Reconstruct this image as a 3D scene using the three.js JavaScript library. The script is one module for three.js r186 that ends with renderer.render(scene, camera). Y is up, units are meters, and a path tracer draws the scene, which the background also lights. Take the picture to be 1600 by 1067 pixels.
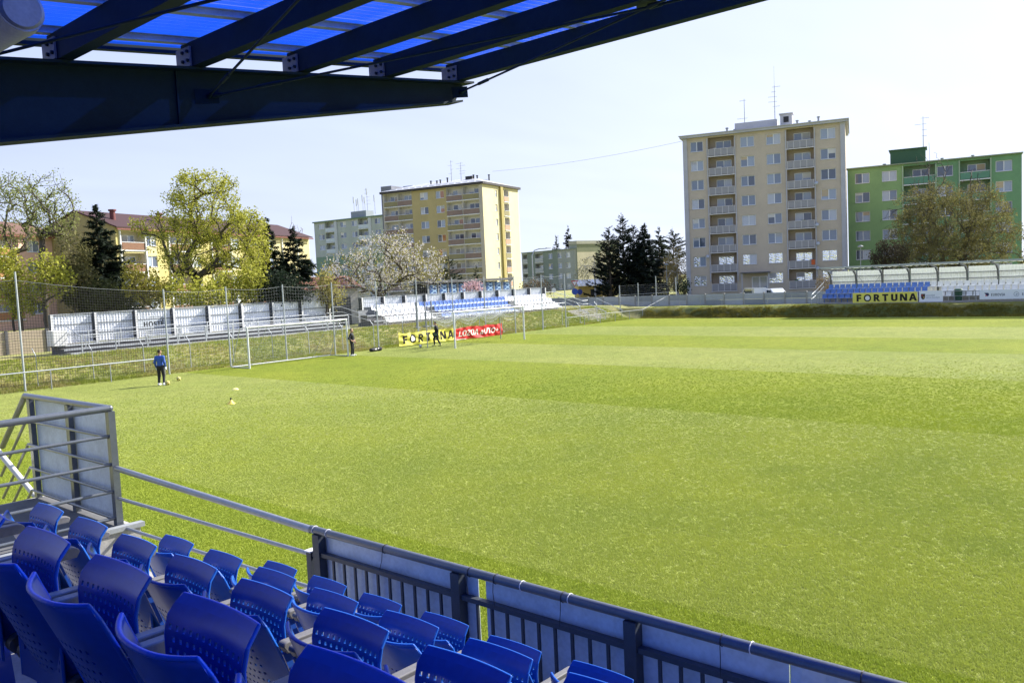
import * as THREE from 'three';
import { mergeGeometries, mergeVertices } from 'three/addons/utils/BufferGeometryUtils.js';
import { MarchingCubes } from 'three/addons/objects/MarchingCubes.js';

// ---------------------------------------------------------------- camera, sky, sun, exposure
// World: x runs across the pitch away from our stand, T along the touchline (z = -T), y up, metres.
const scene = new THREE.Scene();
const EYE = new THREE.Vector3(0, 4.4805, 0);
const camera = new THREE.PerspectiveCamera(44.77, 1024 / 682, 0.1, 5000);
const R = Math.PI / 180;
const YAW = 40.946 * R, PITCH = 4.1936 * R, ROLL = 2.5973 * R;
const FWD = new THREE.Vector3(Math.cos(YAW) * Math.cos(PITCH), -Math.sin(PITCH), -Math.sin(YAW) * Math.cos(PITCH));
const R0 = new THREE.Vector3().crossVectors(FWD, new THREE.Vector3(0, 1, 0)).normalize();
const U0 = new THREE.Vector3().crossVectors(R0, FWD);
const UP = U0.clone().multiplyScalar(Math.cos(ROLL)).addScaledVector(R0, Math.sin(ROLL));
const RT = R0.clone().multiplyScalar(Math.cos(ROLL)).addScaledVector(U0, -Math.sin(ROLL));
camera.position.copy(EYE);
camera.up.copy(UP);
camera.lookAt(EYE.clone().add(FWD));

const SUN = new THREE.Vector3(0.95, 0, 0.31).normalize().multiplyScalar(Math.cos(37 * R)).setY(Math.sin(37 * R));
const EXPO = 2.45;
function skyTexture() {
  const w = 2048, h = 1024, d = new Float32Array(w * h * 4), v = new THREE.Vector3(), n1 = noise2(881, 64), n2 = noise2(882, 64);
  for (let j = 0; j < h; j++) for (let i = 0; i < w; i++) {
    const el = (Math.max(j + 0.5, h / 2) / h - 0.5) * Math.PI, az = ((i + 0.5) / w - 0.5) * 2 * Math.PI;
    v.set(Math.cos(el) * Math.cos(az), Math.sin(el), Math.cos(el) * Math.sin(az));
    const g = Math.acos(Math.min(1, v.dot(SUN))), s = Math.pow(Math.sin(el), 0.62);
    const glow = 1.3 * Math.exp(-g / 0.62) + 0.5 * Math.exp(-g / 0.17);
    const cx = v.x / (v.y + 0.12), cz = v.z / (v.y + 0.12), ci = n1(cx * 0.9 + cz * 0.5, cz * 2.6 - cx) * 0.5 + n2(cx * 2.2 + cz, cz * 6.5 - cx * 2.2) * 0.32 + n1(cx * 5, cz * 13) * 0.18; // thin high cirrus
    const o = (j * w + i) * 4, k = (1 + 0.11 * (ci - 0.5)) / EXPO;
    d[o] = (0.79 * (1 - s) + 0.12 * s + glow) * k;
    d[o + 1] = (0.89 * (1 - s) + 0.26 * s + glow * 0.96) * k;
    d[o + 2] = (1.13 * (1 - s) + 0.74 * s + glow * 0.86) * k;
    d[o + 3] = 1;
  }
  const t = new THREE.DataTexture(d, w, h, THREE.RGBAFormat, THREE.FloatType);
  t.mapping = THREE.EquirectangularReflectionMapping; t.minFilter = t.magFilter = THREE.LinearFilter; t.needsUpdate = true;
  return t;
}
scene.background = skyTexture();
scene.environment = scene.background;
const sun = new THREE.DirectionalLight(new THREE.Color(1, 0.95, 0.86), 4.9);
sun.name = 'sun_light';
sun.position.copy(SUN).multiplyScalar(200).add(new THREE.Vector3(40, 0, -30));
sun.target.position.set(40, 0, -30);
sun.castShadow = true; sun.shadow.radius = 1; sun.shadow.mapSize.set(4096, 4096);
Object.assign(sun.shadow.camera, { left: -150, right: 150, top: 150, bottom: -150, near: 1, far: 500 });
scene.add(sun, sun.target);
const renderer = new THREE.WebGLRenderer();
renderer.toneMapping = THREE.LinearToneMapping;
renderer.toneMappingExposure = EXPO;
renderer.shadowMap.enabled = true;

// ---------------------------------------------------------------- helpers
function rng(s) { return () => { s |= 0; s = (s + 0x6D2B79F5) | 0; let t = Math.imul(s ^ (s >>> 15), 1 | s); t = (t + Math.imul(t ^ (t >>> 7), 61 | t)) ^ t; return ((t ^ (t >>> 14)) >>> 0) / 4294967296; }; }
const V3 = (x, y, z) => new THREE.Vector3(x, y, z);
const P = (X, y, T) => V3(X, y, -T);
const ss = (a, b, x) => { const t = Math.min(1, Math.max(0, (x - a) / (b - a))); return t * t * (3 - 2 * t); };
function lerp(a, b, t) { return a + (b - a) * t; }
// sight lines of the survey photograph, used only to lay things out: pixel (1600 wide) -> point at a depth
function atDepth(px, py, depth) { return EYE.clone().addScaledVector(FWD.clone().addScaledVector(RT, (px - 800) / 1295.9).addScaledVector(UP, -(py - 533.5) / 1295.9), depth); }
const taken = {};
function numbered(n) { const k = taken[n] = (taken[n] ?? -1) + 1; return k ? n + '_' + String(k).padStart(3, '0') : n; }
function tag(o, label, category, group) { o.userData = { ...o.userData, label, category }; if (group) o.userData.group = group; return o; }
function thing(name, label, category, pos = V3(0, 0, 0), turn = 0, group) {
  const o = new THREE.Group(); o.name = numbered(name); o.position.copy(pos); o.rotation.y = turn; scene.add(o);
  return tag(o, label, category, group);
}
function struct(name, geo, m) { const o = mesh(name, geo, m, null); o.name = numbered(name); o.userData.kind = 'structure'; scene.add(o); return o; }
function mesh(name, geo, m, parent) {
  const o = new THREE.Mesh(geo, m); o.name = name; o.castShadow = o.receiveShadow = true; if (parent) parent.add(o); return o;
}
function copyOf(src, name, label, pos, turn) {
  const o = src.clone(); o.name = numbered(name); o.userData = { ...src.userData, label }; if (pos) o.position.copy(pos); if (turn !== undefined) o.rotation.y = turn; scene.add(o); return o;
}
const ORD = ['first', 'second', 'third', 'fourth', 'fifth', 'sixth', 'seventh', 'eighth', 'ninth', 'tenth', 'eleventh', 'twelfth', 'thirteenth', 'fourteenth', 'fifteenth', 'sixteenth', 'seventeenth', 'eighteenth', 'nineteenth', 'twentieth'];
const ord = (k) => k <= 20 ? ORD[k - 1] : k < 30 ? 'twenty-' + ORD[k - 21] : k === 30 ? 'thirtieth' : k < 40 ? 'thirty-' + ORD[k - 31] : k === 40 ? 'fortieth' : k < 50 ? 'forty-' + ORD[k - 41] : k === 50 ? 'fiftieth' : 'fifty-' + ORD[k - 51];

class MB { // collects faces; uv in metres
  constructor() { this.p = []; this.n = []; this.t = []; this.c = null; }
  vert(p, n, u, v) { this.p.push(p.x, p.y, p.z); this.n.push(n.x, n.y, n.z); this.t.push(u, v); }
  uvOf(p, n) { const a = Math.abs(n.x), b = Math.abs(n.y), c = Math.abs(n.z); return b > a && b > c ? [p.x, p.z] : a > c ? [p.z, p.y] : [p.x, p.y]; }
  tri(a, b, c, n, na, nb, nc) {
    n = n || V3().crossVectors(b.clone().sub(a), c.clone().sub(a)).normalize();
    for (const [q, m] of [[a, na], [b, nb], [c, nc]]) this.vert(q, m || n, ...this.uvOf(q, n));
    return this;
  }
  quad(a, b, c, d, na, nb, nc, nd) {
    const n = V3().crossVectors(b.clone().sub(a), d.clone().sub(a)).normalize();
    this.tri(a, b, c, n, na, nb, nc); this.tri(a, c, d, n, na, nc, nd); return this;
  }
  hexa(q) { // 8 corners: 0-3 bottom ccw from above, 4-7 top
    this.quad(q[3], q[2], q[1], q[0]).quad(q[4], q[5], q[6], q[7]);
    for (let i = 0; i < 4; i++) { const j = (i + 1) % 4; this.quad(q[i], q[j], q[j + 4], q[i + 4]); }
    return this;
  }
  box(cx, cy, cz, sx, sy, sz, m) {
    const q = []; for (const y of [-1, 1]) for (const [x, z] of [[-1, 1], [1, 1], [1, -1], [-1, -1]]) { const v = V3(cx + x * sx / 2, cy + y * sy / 2, cz + z * sz / 2); if (m) v.applyMatrix4(m); q.push(v); }
    return this.hexa(q);
  }
  // box in pitch coordinates: X range, y range, T range
  slab(X0, X1, y0, y1, T0, T1) { return this.box((X0 + X1) / 2, (y0 + y1) / 2, -(T0 + T1) / 2, Math.abs(X1 - X0), y1 - y0, Math.abs(T1 - T0)); }
  bar(a, b, w, h, up = V3(0, 1, 0)) { // rectangular bar from a to b, w across, h along up
    const d = b.clone().sub(a).normalize(), s = V3().crossVectors(d, up).normalize().multiplyScalar(w / 2), u = V3().crossVectors(s, d).normalize().multiplyScalar(h / 2);
    const c = (o, i, j) => o.clone().addScaledVector(s, i).addScaledVector(u, j);
    return this.hexa([c(a, -1, -1), c(a, 1, -1), c(b, 1, -1), c(b, -1, -1), c(a, -1, 1), c(a, 1, 1), c(b, 1, 1), c(b, -1, 1)]);
  }
  tube(a, b, r0, r1 = r0, k = 8, caps = true) {
    const d = b.clone().sub(a).normalize(), s = V3().crossVectors(d, Math.abs(d.y) < 0.9 ? V3(0, 1, 0) : V3(1, 0, 0)).normalize(), u = V3().crossVectors(s, d);
    const n = [], A = [], B = [];
    for (let i = 0; i <= k; i++) { const t = i / k * 2 * Math.PI, m = s.clone().multiplyScalar(Math.cos(t)).addScaledVector(u, Math.sin(t)); n.push(m); A.push(a.clone().addScaledVector(m, r0)); B.push(b.clone().addScaledVector(m, r1)); }
    for (let i = 0; i < k; i++) {
      this.quad(A[i + 1], A[i], B[i], B[i + 1], n[i + 1], n[i], n[i], n[i + 1]);
      if (caps) { this.tri(a, A[i], A[i + 1]); this.tri(b, B[i + 1], B[i]); }
    }
    return this;
  }
  path(pts, r, k = 8) { for (let i = 0; i + 1 < pts.length; i++) { this.tube(pts[i], pts[i + 1], r, r, k, i === 0 || i + 2 === pts.length); if (i) this.ball(pts[i], r, k); } return this; }
  ball(c, r, k = 8, sy = 1) {
    const h = Math.max(3, k >> 1), f = (i, j) => { const a = (i / h - 0.5) * Math.PI, b = j / k * 2 * Math.PI; return V3(Math.cos(a) * Math.cos(b), Math.sin(a), -Math.cos(a) * Math.sin(b)); };
    const g = (n) => V3(c.x + n.x * r, c.y + n.y * r * sy, c.z + n.z * r);
    for (let i = 0; i < h; i++) for (let j = 0; j < k; j++) { const a = f(i, j), b = f(i, j + 1), e = f(i + 1, j + 1), d = f(i + 1, j); this.quad(g(a), g(b), g(e), g(d), a, b, e, d); }
    return this;
  }
  geo() {
    const g = new THREE.BufferGeometry();
    g.setAttribute('position', new THREE.Float32BufferAttribute(this.p, 3)); g.setAttribute('normal', new THREE.Float32BufferAttribute(this.n, 3)); g.setAttribute('uv', new THREE.Float32BufferAttribute(this.t, 2));
    if (this.c) g.setAttribute('color', new THREE.Float32BufferAttribute(this.c, 3));
    return g;
  }
  build(name, m, parent) { return mesh(name, this.geo(), m, parent); }
}

// ---------------------------------------------------------------- procedural textures and materials
function noise2(seed, n) { const r = rng(seed), g = new Float32Array(n * n).map(() => r()); return (x, y) => { const xi = Math.floor(x), yi = Math.floor(y), fx = x - xi, fy = y - yi, sx = fx * fx * (3 - 2 * fx), sy = fy * fy * (3 - 2 * fy), w = (a) => ((a % n) + n) % n, q = (a, b) => g[w(b) * n + w(a)]; return lerp(lerp(q(xi, yi), q(xi + 1, yi), sx), lerp(q(xi, yi + 1), q(xi + 1, yi + 1), sx), sy); }; }
function noiseTex(size, seed, layers, lo, hi, tint) { // layers: [cells across x, cells across y, weight]
  const fs = layers.map(([a, b], k) => noise2(seed + k * 17, Math.max(a, b))), tot = layers.reduce((s, l) => s + l[2], 0), d = new Uint8Array(size * size * 4);
  for (let j = 0; j < size; j++) for (let i = 0; i < size; i++) {
    let v = 0; layers.forEach(([a, b, w], k) => { const N = Math.max(a, b), f = fs[k]; let x = i / size * a, y = j / size * b; if (a !== N) x = x % a; if (b !== N) y = y % b; v += w * f(x, y); });
    v = Math.min(1, Math.max(0, (v / tot - 0.5) * 1.9 + 0.5)); const o = (j * size + i) * 4, k = lo + (hi - lo) * v;
    for (let c = 0; c < 3; c++) d[o + c] = 255 * Math.min(1, tint ? lerp(tint[0][c], tint[1][c], v) : k);
    d[o + 3] = 255;
  }
  const t = new THREE.DataTexture(d, size, size); t.wrapS = t.wrapT = THREE.RepeatWrapping; t.magFilter = THREE.LinearFilter; t.minFilter = THREE.LinearMipmapLinearFilter; t.generateMipmaps = true; t.needsUpdate = true; return t;
}
const tiled = (t, m) => { const c = t.clone(); c.repeat.set(1 / m, 1 / m); c.needsUpdate = true; return c; };
const TX = { grain: noiseTex(512, 3, [[8, 8, 1], [32, 32, 0.8], [128, 128, 0.7], [256, 256, 0.6]], 0.72, 1), plaster: noiseTex(512, 9, [[4, 4, 1], [16, 16, 0.6], [64, 64, 0.5], [256, 256, 0.5]], 0.84, 1) };
const T_grain1 = tiled(TX.grain, 1), T_grain3 = tiled(TX.grain, 3), T_plaster = tiled(TX.plaster, 9), T_fine = tiled(TX.grain, 0.35);
function std(color, roughness = 0.8, o = {}) {
  const m = new THREE.MeshStandardMaterial({ roughness, side: THREE.DoubleSide, ...o }); m.color.setRGB(...color); return m;
}
function phys(color, roughness = 0.8, o = {}) {
  const m = new THREE.MeshPhysicalMaterial({ roughness, side: THREE.DoubleSide, ...o }); m.color.setRGB(...color); return m;
}
const M = {
  steel: phys([0.009, 0.024, 0.034], 0.7, { map: T_grain1, specularIntensity: 0.3 }),  // galvanised steel; canopy shade and its blue cast put into this colour
  railPaint: phys([0.1, 0.115, 0.14], 0.34, { map: T_grain1, metalness: 0.2, clearcoat: 0.6, clearcoatRoughness: 0.22 }),
  railDark: std([0.04, 0.05, 0.065], 0.5, { map: T_grain1 }),
  galv: std([0.5, 0.53, 0.56], 0.5, { map: T_grain1, metalness: 0.4 }),
  rail: phys([0.3, 0.32, 0.35], 0.32, { map: T_grain1, metalness: 0.5, clearcoat: 0.4, clearcoatRoughness: 0.2 }),
  cleat: std([0.16, 0.17, 0.18], 0.6, { map: T_grain1 }),
  frameGrey: std([0.13, 0.135, 0.14], 0.6, { map: T_grain1 }),
  batten: std([0.34, 0.42, 0.46], 0.6, { map: T_grain1 }),
  galvDull: std([0.33, 0.35, 0.37], 0.65, { map: T_grain1, metalness: 0.3 }),
  white: std([0.8, 0.8, 0.79], 0.5, { map: T_grain3 }),
  whitePvc: std([0.62, 0.69, 0.75], 0.45, { map: T_grain3 }),
  seatBlue: phys([0.005, 0.068, 0.33], 0.36, { clearcoat: 0.1, clearcoatRoughness: 0.2, specularIntensity: 0.65, map: T_grain3 }),
  seatRim: phys([0.008, 0.085, 0.38], 0.4, { specularIntensity: 0.6 }),
  armrest: std([0.17, 0.165, 0.155], 0.5, { map: T_fine }),
  frameBlue: phys([0.012, 0.06, 0.3], 0.4, { clearcoat: 0.2 }),
  black: std([0.015, 0.015, 0.017], 0.6),
  concrete: std([0.36, 0.35, 0.33], 0.9, { map: T_grain3, bumpMap: T_grain1, bumpScale: 0.004 }),
  concreteWall: std([0.42, 0.43, 0.44], 0.9, { map: T_plaster, bumpMap: T_grain3, bumpScale: 0.004 }),
  concreteDark: std([0.12, 0.12, 0.125], 0.95, { map: T_grain3 }),
  roofSheet: phys([0.009, 0.085, 0.68], 0.72, { transmission: 1, thickness: 0, ior: 1.5 }),
};

// ---------------------------------------------------------------- ground and pitch
const gn = noise2(41, 64), gn2 = noise2(42, 128);
const fb = (x, y) => gn(x, y) * 0.5 + gn(x * 2.3, y * 2.3) * 0.3 + gn2(x * 5.1, y * 5.1) * 0.2;
function groundH(X, T) {
  const wob = (fb(T * 0.35, X * 0.35) - 0.5);
  const far = 1.0 * ss(73.25, 74.9 + 0.25 * ss(27, 31, T), X + wob * 1.3), left = 1.22 * ss(46.7, 51.4, T + wob * 0.5) * (1 - ss(300, 400, T));
  let h = Math.max(far, left);
  if (X > 73.2 || T > 46.4) h += wob * 0.16 * Math.min(1, h * 2.5);
  return X < -2 && T < 40 ? 0 : h;
}
{
  const line = (list) => { const o = []; for (const [a, b, s] of list) for (let v = a; v < b - 1e-6; v += s) o.push(v); o.push(list.at(-1)[1]); return o; };
  const xs = line([[-1600, -400, 200], [-400, -40, 60], [-40, 10, 5], [10, 72.8, 0.9], [72.8, 76, 0.16], [76, 90, 0.8], [90, 220, 6], [220, 500, 40], [500, 1700, 150]]);
  const ts = line([[-1500, -300, 200], [-300, -20, 40], [-20, 46, 0.75], [46, 52.5, 0.22], [52.5, 75, 1], [75, 260, 6], [260, 500, 40], [500, 1700, 150]]);
  const p = [], c = [], uv = [], idx = [];
  for (const T of ts) for (const X of xs) {
    p.push(X, groundH(X, T) - (X > 5.6 && X < 72.5 && T < 45.4 && T > -42 ? 0.03 : 0), -T); uv.push(X, T);
    const n = fb(X * 0.22, T * 0.22), m = fb(X * 1.3 + 9, T * 1.3), dry = Math.min(1, Math.max(0, n * 1.5 - 0.35 + (m - 0.5)));
    const bank = X > 73 && X < 76;
    const g = bank ? [0.12, 0.15, 0.035] : [0.2, 0.245, 0.05], e = bank ? [0.19, 0.165, 0.06] : [0.38, 0.33, 0.13];
    for (let k = 0; k < 3; k++) c.push(lerp(g[k], e[k], dry) * (0.75 + 0.5 * m));
  }
  const w = xs.length;
  for (let j = 0; j + 1 < ts.length; j++) for (let i = 0; i + 1 < w; i++) { const a = j * w + i; idx.push(a, a + 1, a + w + 1, a, a + w + 1, a + w); }
  const g = new THREE.BufferGeometry(); g.setAttribute('position', new THREE.Float32BufferAttribute(p, 3)); g.setAttribute('uv', new THREE.Float32BufferAttribute(uv, 2)); g.setAttribute('color', new THREE.Float32BufferAttribute(c, 3)); g.setIndex(idx); g.computeVertexNormals();
  struct('ground', g, std([1, 1, 1], 1, { vertexColors: true, map: T_grain1, bumpMap: T_grain1, bumpScale: 0.06 }));
}
const turfTex = noiseTex(1024, 77, [[10, 10, 0.5], [40, 40, 0.8], [120, 120, 1.1], [300, 300, 1], [512, 512, 0.7]], 0.5, 1), turf = tiled(turfTex, 5.3);
const turfBump = tiled(noiseTex(1024, 78, [[60, 60, 0.7], [160, 160, 1], [400, 400, 1]], 0, 1), 4.1);
{
  const pitch = new THREE.Group(); pitch.name = 'pitch'; pitch.userData = { kind: 'structure' }; scene.add(pitch);
  const m = phys([1, 1, 1], 0.9, { vertexColors: true, map: turf, bumpMap: turfBump, bumpScale: 0.03, specularIntensity: 0.25 });
  const edges = [5.2, 9.6, 23.8, 34.6, 44.4, 52.7, 61.9, 73.35];
  for (let k = 0; k + 1 < edges.length; k++) {
    const x0 = edges[k], x1 = edges[k + 1], nx = Math.ceil((x1 - x0) / 0.8), p = [], c = [], uv = [], idx = [], T0 = -40, T1 = 46.2, nt = 116;
    for (let j = 0; j <= nt; j++) for (let i = 0; i <= nx; i++) {
      const T = lerp(T0, T1, j / nt), X = lerp(x0, x1, i / nx);
      p.push(X, 0.004, -T); uv.push(X, T);
      const a = fb(X * 0.16, T * 0.16), b = fb(X * 0.7 + 5, T * 0.7), y = Math.min(1, Math.max(0, (a - 0.5) * 1.6 + (b - 0.5) + 0.5));
      const lo = k % 2 ? [0.257, 0.310, 0.066] : [0.209, 0.270, 0.025], hi = k % 2 ? [0.323, 0.359, 0.089] : [0.272, 0.316, 0.033];
      for (let q = 0; q < 3; q++) c.push(lerp(lo[q], hi[q], y));
    }
    for (let j = 0; j < nt; j++) for (let i = 0; i < nx; i++) { const a = j * (nx + 1) + i; idx.push(a, a + 1, a + nx + 2, a, a + nx + 2, a + nx + 1); }
    const g = new THREE.BufferGeometry(); g.setAttribute('position', new THREE.Float32BufferAttribute(p, 3)); g.setAttribute('uv', new THREE.Float32BufferAttribute(uv, 2)); g.setAttribute('color', new THREE.Float32BufferAttribute(c, 3)); g.setIndex(idx); g.computeVertexNormals();
    mesh('mown_strip', g, m, pitch);
  }
}
// blades and tufts that stand up from the turf and the banks
function tuftGeo(seed, n, h, spread, w) {
  const r = rng(seed), b = new MB();
  for (let i = 0; i < n; i++) {
    const a = r() * 6.283, q = r() * spread, x = Math.cos(a) * q, z = Math.sin(a) * q, l = h * (0.5 + r() * 0.6), t = r() * 6.283, dx = Math.cos(t), dz = Math.sin(t), lean = 0.25 + r() * 0.5;
    b.tri(V3(x - dz * w, 0, z + dx * w), V3(x + dz * w, 0, z - dx * w), V3(x + dx * l * lean, l, z + dz * l * lean));
  }
  return b.geo();
}
function scatter(name, label, geo, m, n, place, seed) {
  const im = new THREE.InstancedMesh(geo, m, n), r = rng(seed), mm = new THREE.Matrix4(), q = new THREE.Quaternion(), col = new THREE.Color();
  for (let i = 0; i < n; i++) { const [pos, s, c] = place(r); q.setFromAxisAngle(V3(0, 1, 0), r() * 6.283); mm.compose(pos, q, V3(s, s * (0.7 + r() * 0.6), s)); im.setMatrixAt(i, mm); im.setColorAt(i, col.setRGB(...c)); }
  im.name = numbered(name); im.userData = { kind: 'stuff' }; tag(im, label, 'grass'); im.castShadow = im.receiveShadow = true; scene.add(im); return im;
}
const bladeM = phys([1, 1, 1], 0.8, { transmission: 0.3, thickness: 0, specularIntensity: 0.35 });
scatter('turf_grass', 'short green blades of the mown pitch turf', tuftGeo(5, 10, 0.03, 0.06, 0.006), bladeM, 330000, (r) => {
  for (;;) { // denser near the stand
    const d = 6 + Math.pow(r(), 1.1) * 40, a = (YAW / R - 33 + r() * 66) * R, X = d * Math.cos(a), T = d * Math.sin(a);
    if (X < 5.4 || X > 73 || T > 45 || r() < ss(14, 46, d)) continue;
    const y = fb(X * 0.4, T * 0.4), lt = (X > 9.6 && X < 23.8) || (X > 34.6 && X < 44.4);
    return [P(X, 0.002, T), 0.55 + r() * 0.6, lt ? [0.325 + y * 0.13, 0.395 + y * 0.1, 0.085] : [0.265 + y * 0.13, 0.35 + y * 0.1, 0.048]];
  }
}, 6);
scatter('bank_grass', 'rough tufted grass on the bank below the far stand', tuftGeo(8, 12, 0.24, 0.22, 0.014), bladeM, 16000, (r) => {
  const X = 73.2 + r() * 3.2, T = 6 + r() * 40, y = r(), t = X > 74.6; return [P(X, groundH(X, T) - 0.03, T), (0.45 + r() * 0.7) * (t ? 0.45 : 1), t ? [0.24 + y * 0.1, 0.27 + y * 0.06, 0.04] : [0.14 + y * 0.12, 0.14 + y * 0.08, 0.03]];  // sunlit crest and shaded face are put into the tuft colours
}, 9);
scatter('slope_grass', 'rough green and straw coloured grass on the slope below the left terraces', tuftGeo(11, 12, 0.22, 0.2, 0.012), bladeM, 34000, (r) => {
  const T = 46.2 + r() * 6, X = 11 + r() * 62, y = fb(X * 0.4, T * 0.4) + (r() - 0.5) * 0.4; return [P(X, groundH(X, T) - 0.02, T), 0.35 + r() * 0.6, y > 0.56 ? [0.38, 0.34, 0.12] : [0.24 + y * 0.14, 0.3 + y * 0.1, 0.045]];
}, 12);

// ---------------------------------------------------------------- our stand: steps, landing, roof
const ROW = [{ n: 'front', X: 3.09, f: 1.76 }, { n: 'second', X: 2.375, f: 2.135 }, { n: 'third', X: 1.66, f: 2.51 }, { n: 'fourth', X: 0.945, f: 2.885 }, { n: 'fifth', X: 0.23, f: 3.26 }];
{
  const t = thing('grandstand', 'grey concrete seating steps under the blue canopy in the foreground', 'grandstand');
  for (const [k, r] of ROW.entries()) new MB().slab(k === 4 ? -1.6 : r.X - 0.32, k === 0 ? 3.7 : r.X + 0.395, 0, r.f, -9, 5.35).build('step', M.concrete, t);
  new MB().slab(-1.85, -1.602, 0, 6.2, -9, 5.35).build('added_back_wall', M.concrete, t);  // unseen rear wall, added to shade the seat backs
  new MB().slab(-1.6, 3.7, 0, 1.74, 5.352, 8.85).build('aisle', M.concrete, t);
  const l = new MB().slab(-1.6, 3.95, 1.55, 2.02, 8.852, 11.4).slab(3.2, 3.8, 0, 1.55, 9.2, 9.6).build('landing', M.concrete, t);
  new MB().slab(-1.55, 3.88, 2.022, 2.034, 8.93, 11.3).build('landing_mat', M.concreteDark, l);
  new MB().slab(-1.6, 3.99, 2.022, 2.07, 8.83, 8.92).build('kerb', M.galvDull, l);
}
const pb = (X) => 5.596 + 0.113 * X; // underside of the purlins
{
  const t = thing('stand_roof', 'blue translucent canopy on shade-darkened steel beams over the near stand', 'roof');
  const PX = [5.17, 4.37, 3.58, 2.785, 1.985, 1.19, 0.39, -0.4, -1.2, -1.95];
  const frame = (T, name) => { // tapered welded I beam, web and two flanges
    const b = new MB(), top = (X) => pb(X) - 0.004, bot = (X) => 5.02 + 0.19 * X, xa = -2.2, xb = 5.27, xc = 5.15;
    const w = (X, y, dt) => P(X, y, T + dt);
    b.hexa([w(xa, bot(xa), -0.006), w(xc, bot(xc), -0.006), w(xc, bot(xc), 0.006), w(xa, bot(xa), 0.006), w(xa, top(xa), -0.006), w(xb, top(xb), -0.006), w(xb, top(xb), 0.006), w(xa, top(xa), 0.006)]);
    for (const [f, s] of [[top, -1], [bot, 1]]) { const e = f === top ? xb + 0.05 : xc + 0.02; b.hexa([[xa, -1], [e, -1], [e, 1], [xa, 1]].map(([X, k]) => w(X, f(X) - (s < 0 ? 0.016 : 0), k * 0.09)).concat([[xa, -1], [e, -1], [e, 1], [xa, 1]].map(([X, k]) => w(X, f(X) + (s < 0 ? 0 : 0.016), k * 0.09)))); }
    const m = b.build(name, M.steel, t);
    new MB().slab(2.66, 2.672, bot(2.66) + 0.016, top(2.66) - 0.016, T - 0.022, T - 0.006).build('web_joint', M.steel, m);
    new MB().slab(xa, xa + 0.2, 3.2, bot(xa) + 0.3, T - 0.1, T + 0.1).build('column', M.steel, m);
    return m;
  };
  frame(5.0, 'main_beam'); frame(-1.5, 'main_beam'); frame(-8, 'main_beam');
  const sl = Math.atan(0.113);
  for (const X of PX) { // C purlins with a cleat and bolts on the end beam
    const y = pb(X), b = new MB();
    b.slab(X - 0.035, X - 0.029, y, y + 0.15, -9, 5.06).slab(X - 0.029, X + 0.04, y, y + 0.006, -9, 5.06).slab(X - 0.029, X + 0.04, y + 0.144, y + 0.15, -9, 5.06).slab(X + 0.034, X + 0.04, y + 0.006, y + 0.028, -9, 5.06).slab(X + 0.034, X + 0.04, y + 0.122, y + 0.144, -9, 5.06);
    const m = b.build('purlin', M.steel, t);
    new MB().slab(X - 0.05, X - 0.038, y, y + 0.12, 4.93, 5.1).build('cleat', M.cleat, m);
    const bo = new MB(); for (const [dy, dt] of [[0.035, 4.95], [0.09, 4.95], [0.035, 5.01], [0.09, 5.01]]) bo.tube(P(X - 0.064, y + dy, dt), P(X - 0.036, y + dy, dt), 0.01, 0.012, 6);
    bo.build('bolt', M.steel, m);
  }
  const hy = (X) => pb(X) + 0.15;
  for (let k = 0; k < 21; k++) { // galvanised hat battens across the purlins
    const T = 5.0 - k * 0.645, a = P(-2.1, hy(-2.1) + 0.022, T), c = P(5.3, hy(5.3) + 0.022, T);
    new MB().bar(a, c, 0.055, 0.04).bar(a.clone().add(V3(0, 0.018, 0)), c.clone().add(V3(0, 0.018, 0)), 0.08, 0.004).build('batten', M.batten, t);
  }
  const sheet = (T0, T1) => { // shallow ribs run down the slope
    const b = new MB(), n = Math.round((T1 - T0) / 0.0345), y0 = hy(-2.2) + 0.046, y1 = hy(5.42) + 0.046;
    for (let i = 0; i < n; i++) { const q = [0, 1].map((d) => lerp(T0, T1, (i + d) / n)), z = [0, 1].map((d) => ((i + d) % 2) * 0.009); b.quad(P(-2.2, y0 + z[0], q[0]), P(5.42, y1 + z[0], q[0]), P(5.42, y1 + z[1], q[1]), P(-2.2, y0 + z[1], q[1])); }
    b.build('roof_sheet', M.roofSheet, t);
  };
  for (let k = 0; k < 14; k++) sheet(5.29 - (k + 1) * 1.035, 5.29 - k * 1.035 - 0.002);
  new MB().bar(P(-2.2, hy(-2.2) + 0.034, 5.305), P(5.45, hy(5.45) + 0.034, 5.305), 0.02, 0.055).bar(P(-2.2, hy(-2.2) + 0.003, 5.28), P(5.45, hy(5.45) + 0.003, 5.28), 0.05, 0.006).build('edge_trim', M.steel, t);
  const node = P(4.4, 6.06, 2.64), pl = P(2.85, 5.735, 4.95), tip = P(5.17, 6.085, 4.95);
  for (const [a, b] of [[pl, node], [tip, node], [pl, P(2.2, 5.87, 2.6)], [P(1.4, 5.74, 5.4), P(2.3, 5.75, 2.2)], [node, P(2.85, 5.87, -1.4)], [node, P(5.17, 6.15, -1.4)]]) {
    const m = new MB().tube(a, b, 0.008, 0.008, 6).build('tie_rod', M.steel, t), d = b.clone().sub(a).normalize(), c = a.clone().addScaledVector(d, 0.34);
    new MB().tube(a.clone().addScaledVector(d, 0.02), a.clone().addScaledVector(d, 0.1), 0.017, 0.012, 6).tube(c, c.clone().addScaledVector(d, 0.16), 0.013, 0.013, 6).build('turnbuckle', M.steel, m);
  }
  const br = new MB().bar(P(4.32, 6.085, 2.56), P(4.5, 6.105, 2.72), 0.09, 0.01).bar(P(2.78, 5.735, 4.985), P(2.9, 5.74, 4.9), 0.008, 0.09).bar(P(5.12, 6.085, 4.985), P(5.22, 6.09, 4.9), 0.008, 0.09); br.build('gusset', M.steel, t);
}
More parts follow.
